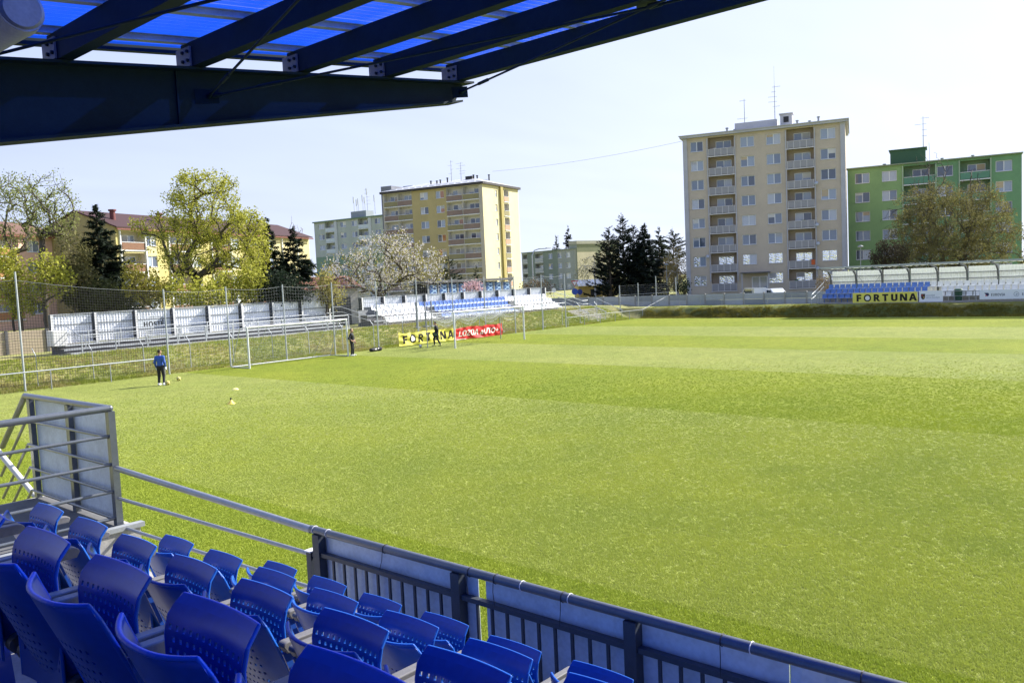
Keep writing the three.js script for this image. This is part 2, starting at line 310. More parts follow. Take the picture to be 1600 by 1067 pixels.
{ // grey loudspeaker close to the lens, top left
  const t = thing('loudspeaker', 'rounded grey loudspeaker hanging close by in the top left corner', 'loudspeaker', P(0.93, 5.3, 2.56));
  const c = (p, r0, q, r1, n) => new MB().tube(p, q, r0, r1, 24).build(n, M.galvDull, t);
  c(V3(0, -0.03, -0.6), 0.035, V3(0, -0.005, -0.06), 0.062, 'horn'); c(V3(0, -0.005, -0.06), 0.064, V3(0, 0, -0.012), 0.062, 'rim'); c(V3(0, 0, -0.012), 0.062, V3(0, 0, 0), 0.05, 'rim');
  new MB().tube(V3(0, 0, -0.3), V3(0, 0.42, -0.3), 0.012, 0.012, 8).build('bracket', M.steel, t);
}

// ---------------------------------------------------------------- front barrier and landing rails
const XB = 3.8;
{
  const t = thing('front_barrier', 'grey tubular barrier with white boards in front of the blue seats', 'barrier');
  const yr = 2.585, posts = [5.41, 3.87, 2.5, 1.13, -0.24, -1.6, -3];
  new MB().tube(P(XB, yr, 5.5), P(XB, yr, -3.2), 0.03, 0.03, 16).build('top_rail', M.railPaint, t);
  for (const T of posts) new MB().slab(XB - 0.035, XB + 0.035, 1.6, yr - 0.028, T - 0.04, T + 0.04).build('post', M.railDark, t);
  for (let k = 0; k + 1 < posts.length; k++) {
    const a = posts[k] - 0.042, b = posts[k + 1] + 0.042;
    new MB().slab(XB - 0.022, XB + 0.022, yr - 0.2, yr - 0.168, a, b).build('lower_rail', M.railDark, t);
    const n = Math.round((a - b) / 0.128);
    for (let i = 1; i < n; i++) { const T = lerp(a, b, i / n); new MB().slab(XB - 0.008, XB + 0.008, 1.66, yr - 0.202, T - 0.009, T + 0.009).build('baluster', M.railDark, t); }
    new MB().slab(XB - 0.02, XB + 0.02, 1.62, 1.66, a, b).build('bottom_rail', M.railDark, t);
  }
  for (const [a, b] of [[5.46, 3.72], [3.655, 1.62], [1.615, 1.02], [1.015, -0.1], [-0.11, -1.6], [-1.61, -3.2]]) { // advertising boards seen from behind
    const bb = new MB(), n = 10; for (let i = 0; i < n; i++) { const q = (k) => lerp(a, b, k / n), o = (k) => XB + 0.044 + 0.006 * Math.sin(k * 2.1 + a * 5); bb.hexa([P(o(i), 1.45, q(i)), P(o(i + 1), 1.45, q(i + 1)), P(o(i + 1) + 0.004, 1.45, q(i + 1)), P(o(i) + 0.004, 1.45, q(i)), P(o(i), yr - 0.03, q(i)), P(o(i + 1), yr - 0.03, q(i + 1)), P(o(i + 1) + 0.004, yr - 0.03, q(i + 1)), P(o(i) + 0.004, yr - 0.03, q(i))]); }
    bb.build('board', M.whitePvc, t);
  }
  const ties = [[5.45, 0], [5.28, 0], [4.6, 1], [3.75, 1], [3.52, 1], [3.3, 0], [2.98, 1], [2.93, 0], [1.95, 1], [1.79, 0], [1.25, 1], [0.8, 0]], r = rng(4);
  for (const [T, k] of ties) { // cable ties
    const b = new MB(), c = []; for (let i = 0; i <= 10; i++) { const a = i / 10 * 6.283; c.push(P(XB + Math.cos(a) * 0.0325, yr + Math.sin(a) * 0.0325, T)); }
    b.path(c, 0.003, 5); if (k) b.path([P(XB - 0.033, yr - 0.01, T), P(XB - 0.05, yr - 0.07, T - 0.01), P(XB - 0.045 - r() * 0.03, yr - 0.12 - r() * 0.05, T - 0.03 * r())], 0.0025, 5);
    b.build('cable_tie', k ? M.black : M.white, t);
  }
}
{
  const t = thing('aisle_railing', 'three plain grey pipes between the corner post and the boarded barrier', 'railing');
  for (const [a, b, r] of [[[2.672, 8.97], [2.578, 5.5], 0.03], [[2.345, 8.97], [2.375, 5.47], 0.018], [[2.035, 8.97], [2.095, 5.47], 0.018]]) new MB().tube(P(XB, a[0], a[1]), P(XB, b[0], b[1]), r, r, 12).build('rail', M.rail, t);
  const g = new MB().slab(XB - 0.03, XB + 0.03, 1.6, 2.4, 5.49, 5.55).build('gate_post', M.railDark, t); new MB().slab(XB - 0.04, XB + 0.04, 2.402, 2.412, 5.48, 5.56).build('cap', M.white, g);
}
{
  const t = thing('landing_railing', 'grey pipe railing with white panels round the landing at left', 'railing');
  const yt = 3.315, T0 = 9.03, T1 = 11.45, ys = [3.02, 2.715, 2.42, 2.13];
  new MB().slab(XB - 0.035, XB + 0.035, 2.02, yt - 0.03, T0 - 0.04, T0 + 0.04).ball(P(XB, yt, T0), 0.038, 10).build('corner_post', M.railPaint, t);
  for (const T of [10.12, 11.3]) new MB().slab(XB - 0.03, XB + 0.03, 2.034, yt - 0.03, T - 0.045, T + 0.045).build('post', M.railPaint, t);
  new MB().path([P(XB, yt, T0), P(XB, yt, T1), P(XB, yt - 0.75, T1 + 1.0)], 0.036, 12).build('handrail', M.railPaint, t);
  new MB().tube(P(XB, yt, T0), P(-1.5, yt, T0), 0.036, 0.036, 12).build('handrail', M.railPaint, t);
  for (const y of ys) {
    new MB().tube(P(XB - 0.03, y, T0), P(-1.5, y, T0), 0.018, 0.018, 10).build('rail', M.railPaint, t);
    new MB().path([P(XB - 0.03, y - 0.01, T0), P(XB - 0.03, y - 0.01, T1 - 0.05), P(XB - 0.03, y - 0.85, T1 + 1.05)], 0.018, 10).build('rail', M.railPaint, t);
  }
  for (const [a, b] of [[9.06, 10.1], [10.16, 11.27]]) new MB().slab(XB + 0.04, XB + 0.046, 2.09, yt - 0.035, a, b).build('panel', M.whitePvc, t);
  new MB().tube(P(XB + 0.05, 2.0, 11.55), P(XB - 0.55, 3.25, 12.1), 0.035, 0.035, 10).build('stay', M.white, t);
  new MB().tube(P(1.2, 2.03, T0), P(1.2, yt, T0), 0.025, 0.025, 10).build('post', M.railPaint, t);
}

// ---------------------------------------------------------------- blue tip-up seats of the near stand
function gridPanel(fn, us, vs, hole, th) { // a curved sheet with real holes and real thickness
  const b = new MB(), nu = us.length, nv = vs.length, pt = [], nm = [], e = 1e-3;
  for (let j = 0; j < nv; j++) for (let i = 0; i < nu; i++) { const p = fn(us[i], vs[j]), a = fn(us[i] + e, vs[j]).sub(fn(us[i] - e, vs[j])), c = fn(us[i], vs[j] + e).sub(fn(us[i], vs[j] - e)); pt.push(p); nm.push(a.cross(c).normalize()); }
  const at = (i, j, s) => pt[j * nu + i].clone().addScaledVector(nm[j * nu + i], s * th / 2), N = (i, j, s) => nm[j * nu + i].clone().multiplyScalar(s);
  const solid = (i, j) => i >= 0 && j >= 0 && i < nu - 1 && j < nv - 1 && !hole(i, j);
  for (let j = 0; j < nv - 1; j++) for (let i = 0; i < nu - 1; i++) {
    if (!solid(i, j)) continue;
    b.quad(at(i, j, 1), at(i + 1, j, 1), at(i + 1, j + 1, 1), at(i, j + 1, 1), N(i, j, 1), N(i + 1, j, 1), N(i + 1, j + 1, 1), N(i, j + 1, 1));
    b.quad(at(i, j + 1, -1), at(i + 1, j + 1, -1), at(i + 1, j, -1), at(i, j, -1), N(i, j + 1, -1), N(i + 1, j + 1, -1), N(i + 1, j, -1), N(i, j, -1));
    for (const [di, dj, a, c] of [[0, -1, [i, j], [i + 1, j]], [1, 0, [i + 1, j], [i + 1, j + 1]], [0, 1, [i + 1, j + 1], [i, j + 1]], [-1, 0, [i, j + 1], [i, j]]]) if (!solid(i + di, j + dj)) b.quad(at(...a, -1), at(...c, -1), at(...c, 1), at(...a, 1));
  }
  return b.geo();
}
function edgeTube(fn, pts, r) { const b = new MB(); b.path(pts.map(([u, v]) => fn(u, v)), r, 6); return b.geo(); }
function makeStadiumSeat() { // folded up: the perforated seat with its rolled lip stands in front of the leaning backrest
  const t = thing('stadium_seat', '', 'seat', V3(0, 0, 0), 0, 'blue tip-up seats of the near stand');
  const pan = (u, v) => { const k = Math.max(0, (v - 0.8) / 0.2), hw = 0.179 - 0.008 * Math.max(0, (v - 0.9) / 0.1) ** 2; return V3(-0.004 + 0.05 * k * k + 0.014 * (1 - (2 * u - 1) ** 2), 0.34 + 0.51 * v - 0.014 * k * k, (u - 0.5) * 2 * hw); };
  const NC = 11, us = [0, 0.02], vs = [0, 0.02], p = 0.93 / (2 * NC + 1);
  for (let i = 0; i < 2 * NC + 1; i++) { const c = 0.035 + p * (i + 0.5); us.push(c - p * 0.36, c + p * 0.36); }
  us.push(0.98, 1);
  for (let j = 0; j < 12; j++) { const c = 0.2 + j * 0.0585; vs.push(c - 0.0135, c + 0.0135); }
  vs.push(0.88, 0.905, 0.93, 0.955, 0.98, 1);
  const holes = (i, j) => { const c = (i - 2) / 2, r = (j - 2) / 2; return Number.isInteger(c) && c >= 0 && c < 2 * NC + 1 && Number.isInteger(r) && r >= 0 && r < 12 && (c + r) % 2 === 1; };
  const outline = (n) => { const o = []; for (let i = 0; i <= n; i++) o.push([0, i / n]); for (let i = 1; i < n; i++) o.push([i / n, 1]); for (let i = n; i >= 0; i--) o.push([1, i / n]); return o; };
  const sp = mesh('seat', gridPanel(pan, us, vs, holes, 0.009), M.seatBlue, t);
  mesh('rim', edgeTube(pan, outline(10), 0.0058), M.seatRim, sp);
  const back = (u, v) => { const e = 2 * u - 1, c = Math.abs(e) ** 2.6, rc = Math.max(0, (v - 0.86) / 0.14), hw = 0.2 - 0.022 * (1 - Math.sqrt(Math.max(0, 1 - rc * rc * 0.98))) * (e > 0 ? 1.5 : 0.5); return V3(0.03 - 0.19 * v + 0.055 * c, 0.36 + 0.455 * v + 0.012 * v * v * (e < 0 ? c : 0), e * hw); };
  const pu = [0, 0.02, 0.05, 0.09, 0.13, 0.17], pv = [0, 0.03]; for (let i = 0; i < 9; i++) { const c = 0.23 + i * 0.0675; pu.push(c - 0.013, c + 0.013); } pu.push(0.83, 0.87, 0.91, 0.95, 0.98, 1);
  for (let j = 0; j < 8; j++) { const c = 0.16 + j * 0.075; pv.push(c - 0.012, c + 0.012); } pv.push(0.76, 0.82, 0.87, 0.92, 0.96, 1);
  const ph = (i, j) => { const c = (i - 6) / 2, r = (j - 2) / 2; return Number.isInteger(c) && c >= 0 && c < 9 && Number.isInteger(r) && r >= 0 && r < 8; };
  const bk = mesh('backrest', gridPanel(back, pu, pv, ph, 0.012), M.seatBlue, t);
  mesh('rim', edgeTube(back, outline(12), 0.0075), M.seatRim, bk);
  const arm = new THREE.Shape(); arm.moveTo(-0.105, -0.012); arm.quadraticCurveTo(-0.105, 0, -0.09, 0); arm.lineTo(0.14, -0.004); arm.quadraticCurveTo(0.17, -0.006, 0.17, -0.02); arm.lineTo(0.16, -0.036); arm.lineTo(-0.09, -0.036); arm.closePath();
  const ag = new THREE.ExtrudeGeometry(arm, { depth: 0.032, bevelEnabled: true, bevelSize: 0.004, bevelThickness: 0.004, bevelSegments: 2, curveSegments: 6 }); ag.translate(0.05, 0.715, -0.016);
  for (const s of [-1, 1]) {
    const z = s * 0.234, a = mesh('armrest', ag, M.armrest, t); a.position.z = z;
    new MB().bar(V3(-0.03, 0.68, z), V3(0.1, 0.3, z), 0.008, 0.05, V3(1, 0, 0)).bar(V3(0.1, 0.3, z), V3(0.12, 0, z), 0.008, 0.06, V3(1, 0, 0)).build('leg', M.frameBlue, t);
    new MB().tube(V3(0.03, 0.4, s * 0.19), V3(0.03, 0.4, s * 0.232), 0.032, 0.032, 12).build('hinge', M.black, t);
  }
  new MB().bar(V3(0.08, 0.32, -0.23), V3(0.08, 0.32, 0.23), 0.03, 0.03).build('crossbar', M.frameBlue, t);
  return t;
}
{
  const proto = makeStadiumSeat(), jit = rng(77); let first = true;
  ROW.slice(0, 4).forEach((r, k) => {
    const lo = [-1, -1, -2, -3, -5][k], hi = [6, 6, 6, 6, 4][k];
    for (let i = hi; i >= lo; i--) {
      const pos = P(r.X, r.f, 1.72 + 0.532 * i + (k >= 3 ? 0.12 : 0)), label = `blue perforated tip-up seat, ${ord(hi - i + 1)} from the far end of the ${r.n} row`;
      if (first) { proto.position.copy(pos); proto.userData.label = label; first = false; } else copyOf(proto, 'stadium_seat', label, pos).children.forEach((c) => { if (c.name === 'seat' || c.name === 'backrest') c.rotation.z = (jit() - 0.5) * 0.035; });
    }
  });
}

// ---------------------------------------------------------------- printed cloth and boards
function canvasMat(w, h, draw, rough = 0.6) {
  const c = document.createElement('canvas'); c.width = w; c.height = h; const x = c.getContext('2d'); draw(x, w, h);
  const t = new THREE.CanvasTexture(c); t.colorSpace = THREE.SRGBColorSpace; t.magFilter = THREE.LinearFilter; return new THREE.MeshStandardMaterial({ map: t, roughness: rough, side: THREE.DoubleSide });
}
function text(x, s, px, py, size, width, color, font = 'bold', stretch = true) { x.fillStyle = color; x.font = `${font} ${size}px sans-serif`; x.textBaseline = 'alphabetic'; const m = x.measureText(s).width; x.save(); x.translate(px, py); if (stretch) x.scale(width / m, 1); x.fillText(s, 0, 0); x.restore(); }
const fortuna = (x, w, h) => {
  x.fillStyle = '#e6dd62'; x.fillRect(0, 0, w, h); x.fillStyle = '#111';
  const L = ['F', 'O', 'R', 'T', 'U', 'N', 'A'], s = w / 7.2; L.forEach((l, i) => { x.font = `bold ${h * 0.88}px sans-serif`; const m = x.measureText(l).width; x.save(); x.translate(w * 0.035 + s * (i + 0.45), h * 0.82); x.scale(1.12, 1); x.fillText(l, -m / 2, 0); x.lineWidth = h * 0.05; x.strokeStyle = '#111'; x.strokeText(l, -m / 2, 0); x.restore(); });
  x.fillStyle = '#f4f4f0'; x.beginPath(); x.arc(w * 0.035 + s * 1.45, h * 0.52, h * 0.22, 0, 7); x.fill(); x.strokeStyle = '#8d8d86'; x.lineWidth = 3; for (let k = 0; k < 5; k++) { const a = k * 1.257; x.beginPath(); x.moveTo(w * 0.035 + s * 1.45 + Math.cos(a) * h * 0.07, h * 0.52 + Math.sin(a) * h * 0.07); x.lineTo(w * 0.035 + s * 1.45 + Math.cos(a) * h * 0.2, h * 0.52 + Math.sin(a) * h * 0.2); x.stroke(); }
};
// a wrinkled sheet in the plane between two ground points
function cloth(name, label, A, B, y0, y1, amp, m, seed, cat = 'banner') {
  const nx = 40, ny = 10, n1 = noise2(seed, 32), d = B.clone().sub(A), nrm = V3(-d.z, 0, d.x).normalize(), p = [], uv = [], idx = [];
  for (let s = 0; s < 2; s++) for (let j = 0; j <= ny; j++) for (let i = 0; i <= nx; i++) {
    const u = i / nx, v = j / ny, o = (n1(u * 15 + v * 3, v * 3) - 0.5) * amp + (n1(u * 25 + 7, v * 6 - u * 9) - 0.5) * amp * 0.5 + s * 0.006, q = A.clone().addScaledVector(d, u).addScaledVector(nrm, o);
    p.push(q.x, A.y + lerp(y0, y1, v) + (n1(u * 9, 3) - 0.5) * amp * 0.8 * v, q.z); uv.push(u, v);
  }
  const L = (nx + 1) * (ny + 1);
  for (let s = 0; s < 2; s++) for (let j = 0; j < ny; j++) for (let i = 0; i < nx; i++) { const a = s * L + j * (nx + 1) + i; idx.push(a, a + 1, a + nx + 2, a, a + nx + 2, a + nx + 1); }
  const g = new THREE.BufferGeometry(); g.setAttribute('position', new THREE.Float32BufferAttribute(p, 3)); g.setAttribute('uv', new THREE.Float32BufferAttribute(uv, 2)); g.setIndex(idx); g.computeVertexNormals();
  const o = mesh(numbered(name), g, m, scene); return tag(o, label, cat);
}
cloth('advertising_banner', 'wrinkled yellow cloth banner with black lettering on the slope behind the player', P(39.95, 0.1, 45.5), P(45.6, 0.06, 45.5), 0, 0.93, 0.16, canvasMat(1024, 172, fortuna, 0.8), 61);
cloth('advertising_banner', 'wrinkled red cloth banner with white lettering behind the goal', P(45.7, 0.06, 45.45), P(51.2, 0.05, 45.45), 0, 0.92, 0.14, canvasMat(1024, 172, (x, w, h) => { x.fillStyle = '#c9201f'; x.fillRect(0, 0, w, h); x.save(); x.transform(1, 0, -0.18, 1, 34, 0); text(x, '\u02d7LOZOA aUTO+', w * 0.0, h * 0.74, h * 0.66, w * 0.9, '#f3efe9'); x.restore(); x.fillStyle = '#efe9e4'; x.beginPath(); x.moveTo(0, h); x.quadraticCurveTo(w * 0.08, h * 0.9, w * 0.24, h * 0.97); x.lineTo(w * 0.2, h); x.fill(); }, 0.7), 62);

// ---------------------------------------------------------------- goals
function ropeNet(name, corners, nu, nv, sag, r, m, parent) { // corners a b c d, a-b along u
  const [a, b, c, d] = corners, at = (u, v) => a.clone().lerp(b, u).lerp(d.clone().lerp(c, u), v).add(V3(0, -sag * 4 * v * (1 - v) * (0.7 + 0.3 * Math.sin(u * 21)), 0)), g = new MB();
  for (let i = 0; i <= nu; i++) for (let j = 0; j < nv; j++) g.tube(at(i / nu, j / nv), at(i / nu, (j + 1) / nv), r, r, 3, false);
  for (let j = 0; j <= nv; j++) for (let i = 0; i < nu; i++) g.tube(at(i / nu, j / nv), at((i + 1) / nu, j / nv), r, r, 3, false);
  return g.build(name, m, parent);
}
const M_net = std([0.72, 0.73, 0.75], 0.8), M_goal = std([0.74, 0.76, 0.78], 0.35, { map: T_grain1 });
{
  const t = thing('training_goal', 'white framed goal standing close in front of the wire fence at left', 'goal', P(26.6, 0, 43.67), 0.022);
  const W = 7.4, H = 2.44, D = 1.9;
  for (const x of [0, W]) { new MB().tube(V3(x, 0, 0), V3(x, H, 0), 0.055, 0.055, 12).build('goalpost', M_goal, t); new MB().path([V3(x, H, 0), V3(x, H - 0.05, -0.75), V3(x, 0.05, -D)], 0.022, 8).build('stanchion', M.galv, t); new MB().tube(V3(x, 0.04, 0), V3(x, 0.04, -D), 0.03, 0.03, 8).build('ground_bar', M.galv, t); }
  new MB().tube(V3(-0.055, H, 0), V3(W + 0.055, H, 0), 0.055, 0.055, 12).build('crossbar', M_goal, t);
  new MB().tube(V3(0, 0.04, -D), V3(W, 0.04, -D), 0.035, 0.035, 8).build('ground_bar', M_goal, t);
  for (const x of [1.4, 6]) new MB().path([V3(x, H, 0), V3(x, 0.05, -D)], 0.012, 6).build('net_support', M.galv, t);
  ropeNet('net', [V3(0, H, 0), V3(W, H, 0), V3(W, 0.06, -D), V3(0, 0.06, -D)], 62, 22, 0.06, 0.003, std([0.3, 0.31, 0.32], 0.8), t);
}
{
  const t = thing('pitch_goal', 'white goal with its net thrown up over the crossbar, on the goal line', 'goal', P(40.45, 0, 40.3), 0);
  const W = 7.44, H = 2.5;
  for (const x of [0, W]) new MB().tube(V3(x, 0, 0), V3(x, H, 0), 0.065, 0.065, 14).build('goalpost', M_goal, t);
  new MB().tube(V3(-0.065, H, 0), V3(W + 0.065, H, 0), 0.065, 0.065, 14).build('crossbar', M_goal, t);
  for (const x of [-0.15, W + 0.25]) { new MB().tube(V3(x, 0, -2.6), V3(x, 2.6, -2.6), 0.035, 0.035, 8).build('net_pole', M.galvDull, t); new MB().tube(V3(x, 2.5, -2.6), V3(Math.max(0, Math.min(W, x)), H, 0), 0.006, 0.006, 4).build('cord', M_net, t); }
  ropeNet('net', [V3(0, H, 0), V3(W, H, 0), V3(W + 0.2, 2.45, -2.6), V3(-0.1, 2.45, -2.6)], 60, 24, 0.75, 0.004, M_net, t);
  ropeNet('net_fold', [V3(0, H, -0.05), V3(W, H, -0.05), V3(W + 0.2, 2.42, -2.5), V3(-0.1, 2.42, -2.5)], 52, 16, 1.0, 0.005, M_net, t);
}
// white pitch lines seen faintly
// ---------------------------------------------------------------- rails and fences of the left end
function pipeRail(label, T, xs, y, name = 'pitch_railing') {
  const t = thing(name, label, 'railing'); new MB().path(xs.map((X) => P(X, y + groundH(X, T) * 0, T)), 0.032, 8).build('rail', M.galv, t);
  for (const X of xs) new MB().tube(P(X, Math.min(0, y), T), P(X, y - 0.03, T), 0.028, 0.028, 8).build('post', M.galvDull, t);
}
pipeRail('low galvanised pipe rail along the left edge of the pitch', 45.6, [10.5, 13.4, 16.4, 19.4, 22.4], 1.0);
{
  const t = thing('pitch_railing', 'low galvanised pipe rail climbing the bank beside the stairs at the far corner', 'railing');
  new MB().path([P(60.8, 0.86, 46), P(73.9, 0.88, 46), P(78.6, 1.95, 46)], 0.024, 8).build('rail', M.galvDull, t);
  for (const X of [61, 63.6, 66.2, 68.8, 71.4, 73.9, 76.5]) new MB().tube(P(X, groundH(X, 46) - 0.1, 46), P(X, X < 74 ? 0.84 : 1.42, 46), 0.028, 0.028, 8).build('post', M.galvDull, t);
}
{
  const t = thing('ball_stop_fence', 'tall net on galvanised posts behind the left goal line', 'fence');
  const xs = [9.4, 15.32, 22.9, 26.8, 30.8, 34.66, 38.5, 42.4, 46.2, 49.9, 53.64, 57.38, 60.8];
  xs.forEach((X, k) => new MB().tube(P(X, 0, 46.07), P(X, k < 2 ? 6.05 : 4.9, 46.07), 0.05, 0.045, 10).build('post', M.galv, t));
  for (let k = 0; k + 1 < xs.length; k++) {
    const h0 = k < 2 ? 5.6 : 4.75, h1 = k < 1 ? 5.6 : 4.75, dense = k < 2, b = new MB(), s = dense ? 0.13 : 0.2, r = dense ? 0.0075 : 0.0028, n = Math.round((xs[k + 1] - xs[k]) / s);
    const yb = dense ? 0.35 : 0.3, sagT = (u) => lerp(h0, h1, u) - 0.12 * Math.sin(u * Math.PI);
    for (let i = 0; i <= n; i++) { const X = lerp(xs[k], xs[k + 1], i / n); b.tube(P(X, yb, 46.12), P(X, sagT(i / n), 46.12), r, r, 3, false); }
    const m = Math.round((h1 - yb) / s); for (let j = 0; j <= m; j++) for (let i = 0; i < 4; i++) { const y = (u) => lerp(yb, sagT(u), j / m), a = i / 4, c = (i + 1) / 4; b.tube(P(lerp(xs[k], xs[k + 1], a), y(a), 46.12), P(lerp(xs[k], xs[k + 1], c), y(c), 46.12), r, r, 3, false); }
    const mm = b.build('net', dense ? M.black : M.galvDull, t); mm.castShadow = true;
    new MB().path([0, 0.25, 0.5, 0.75, 1].map((u) => P(lerp(xs[k], xs[k + 1], u), sagT(u) + 0.02, 46.1)), 0.006, 4).build('top_wire', M.galvDull, t);
  }
}
{
  const t = thing('wire_mesh_fence', 'low wire mesh fence on posts with slanted tips along the foot of the slope', 'fence');
  const T = 47.4, xs = []; for (let X = 16.4; X < 69; X += 2.85) xs.push(X);
  for (const X of xs) { const y = groundH(X, T), m = new MB().path([P(X, y - 0.1, T), P(X, y + 1.62, T), P(X - 0.05, y + 2.0, T + 0.32)], 0.024, 6).build('post', M.galv, t); if (X > 44) new MB().box(X, y + 0.02, -T, 0.3, 0.16, 0.3).build('footing', M.concrete, m); }
  const b = new MB(), x0 = xs[0], x1 = xs.at(-1);
  for (let X = x0; X < x1; X += 0.16) { const y = groundH(X, T); b.tube(P(X, y + 0.08, T), P(X, y + 1.6, T), 0.0017, 0.0017, 3, false); }
  for (let j = 0; j < 10; j++) for (let i = 0; i + 1 < xs.length; i++) b.tube(P(xs[i], groundH(xs[i], T) + 0.08 + j * 0.168, T), P(xs[i + 1], groundH(xs[i + 1], T) + 0.08 + j * 0.168, T), j === 9 || j === 0 ? 0.004 : 0.0017, 0.002, 3, false);
  b.build('wire_mesh', M.galvDull, t);
}

// ---------------------------------------------------------------- left terraces
function corrugated(X0, X1, y0, y1, T, pitch, depth, name, m, parent, along = 'X') {
  const b = new MB(), n = Math.round(Math.abs(X1 - X0) / pitch), q = (a, y, d) => along === 'X' ? P(a, y, T - d) : P(T - d, y, a);
  for (let i = 0; i < n; i++) { const s = (k) => lerp(X0, X1, (i + k) / n), pr = [[0, 0], [0.22, 0], [0.5, depth], [0.72, depth], [1, 0]]; for (let k = 0; k < 4; k++) b.quad(q(s(pr[k][0]), y0, pr[k][1]), q(s(pr[k + 1][0]), y0, pr[k + 1][1]), q(s(pr[k + 1][0]), y1, pr[k + 1][1]), q(s(pr[k][0]), y1, pr[k][1])); }
  return b.build(name, m, parent);
}
const M_sheet = std([0.88, 0.9, 0.93], 0.45);
const bucketGeo = (() => { // moulded bucket seat, forward +x
  const prof = [[0.42, 0.36], [0.4, 0.4], [0.2, 0.385], [0.06, 0.4], [0.0, 0.46], [-0.035, 0.6], [-0.06, 0.78], [-0.085, 0.8]], us = [-1, -0.85, 0, 0.85, 1], b = new MB();
  const at = (i, u, o) => { const [x, y] = prof[i], w = 0.215 - (i === 7 || i === 0 ? 0.02 : 0); return V3(x + (i > 3 ? 0.03 : 0) * u * u + (i > 3 ? -o : 0), y + (i <= 3 ? 0.025 * u * u - o : 0), u * w); };
  for (let i = 0; i < 7; i++) for (let k = 0; k < 4; k++) { b.quad(at(i, us[k], 0), at(i, us[k + 1], 0), at(i + 1, us[k + 1], 0), at(i + 1, us[k], 0)); b.quad(at(i + 1, us[k], 0.02), at(i + 1, us[k + 1], 0.02), at(i, us[k + 1], 0.02), at(i, us[k], 0.02)); }
  for (const u of [-1, 1]) for (let i = 0; i < 7; i++) b.quad(at(i, u, 0), at(i + 1, u, 0), at(i + 1, u, 0.02), at(i, u, 0.02));
  b.box(0.1, 0.2, 0, 0.05, 0.38, 0.05); return b.geo();
})();
const M_stepGrey = std([0.17, 0.17, 0.175], 0.9, { map: T_grain3 });
const M_seatWhite = std([0.62, 0.64, 0.67], 0.4), M_seatTerrBlue = std([0.07, 0.16, 0.46], 0.45);
const seatProto = {};
function bucket(color, label, pos, turn, group) {
  if (!seatProto[color]) { const m = tag(mesh(numbered(color + '_bucket_seat'), bucketGeo, color === 'white' ? M_seatWhite : M_seatTerrBlue, scene), label, 'seat', group); m.position.copy(pos); m.rotation.y = turn; seatProto[color] = m; return m; }
  const o = copyOf(seatProto[color], color + '_bucket_seat', label, pos, turn); o.userData.group = group; return o;
}
function backWall(t, xs, y0, y1, T, bands) { // fins, caps and corrugated sheets in bays
  for (const X of xs) new MB().slab(X - 0.04, X + 0.04, y0 - 0.15, y1 + 0.03, T - 0.45, T + 0.02).build('fin', M.railDark, t), new MB().slab(X - 0.07, X + 0.07, y0 - 0.15, y1 + 0.03, T - 0.475, T - 0.452).build('lit_fin_edge', M.white, t);  // shaded fin sides coloured dark, sunlit front faces added as white strips
  for (let k = 0; k + 1 < xs.length; k++) {
    const a = xs[k] + 0.042, b = xs[k + 1] - 0.042;
    new MB().slab(a, b, y1, y1 + 0.05, T - 0.12, T + 0.04).build('cap', M.galv, t);
    for (let j = 0; j < bands; j++) { const h = (y1 - y0) / bands, c = y0 + j * h; corrugated(a, b, c + 0.03, c + h - 0.03, T, 0.2, 0.06, 'corrugated_sheet', M_sheet, t); if (j) new MB().slab(a, b, c - 0.03, c + 0.03, T - 0.09, T - 0.045).build('cross_rail', M.galvDull, t); }
  }
}
const fins1 = []; for (let k = 0; k < 9; k++) fins1.push(19.95 + k * 2.6);
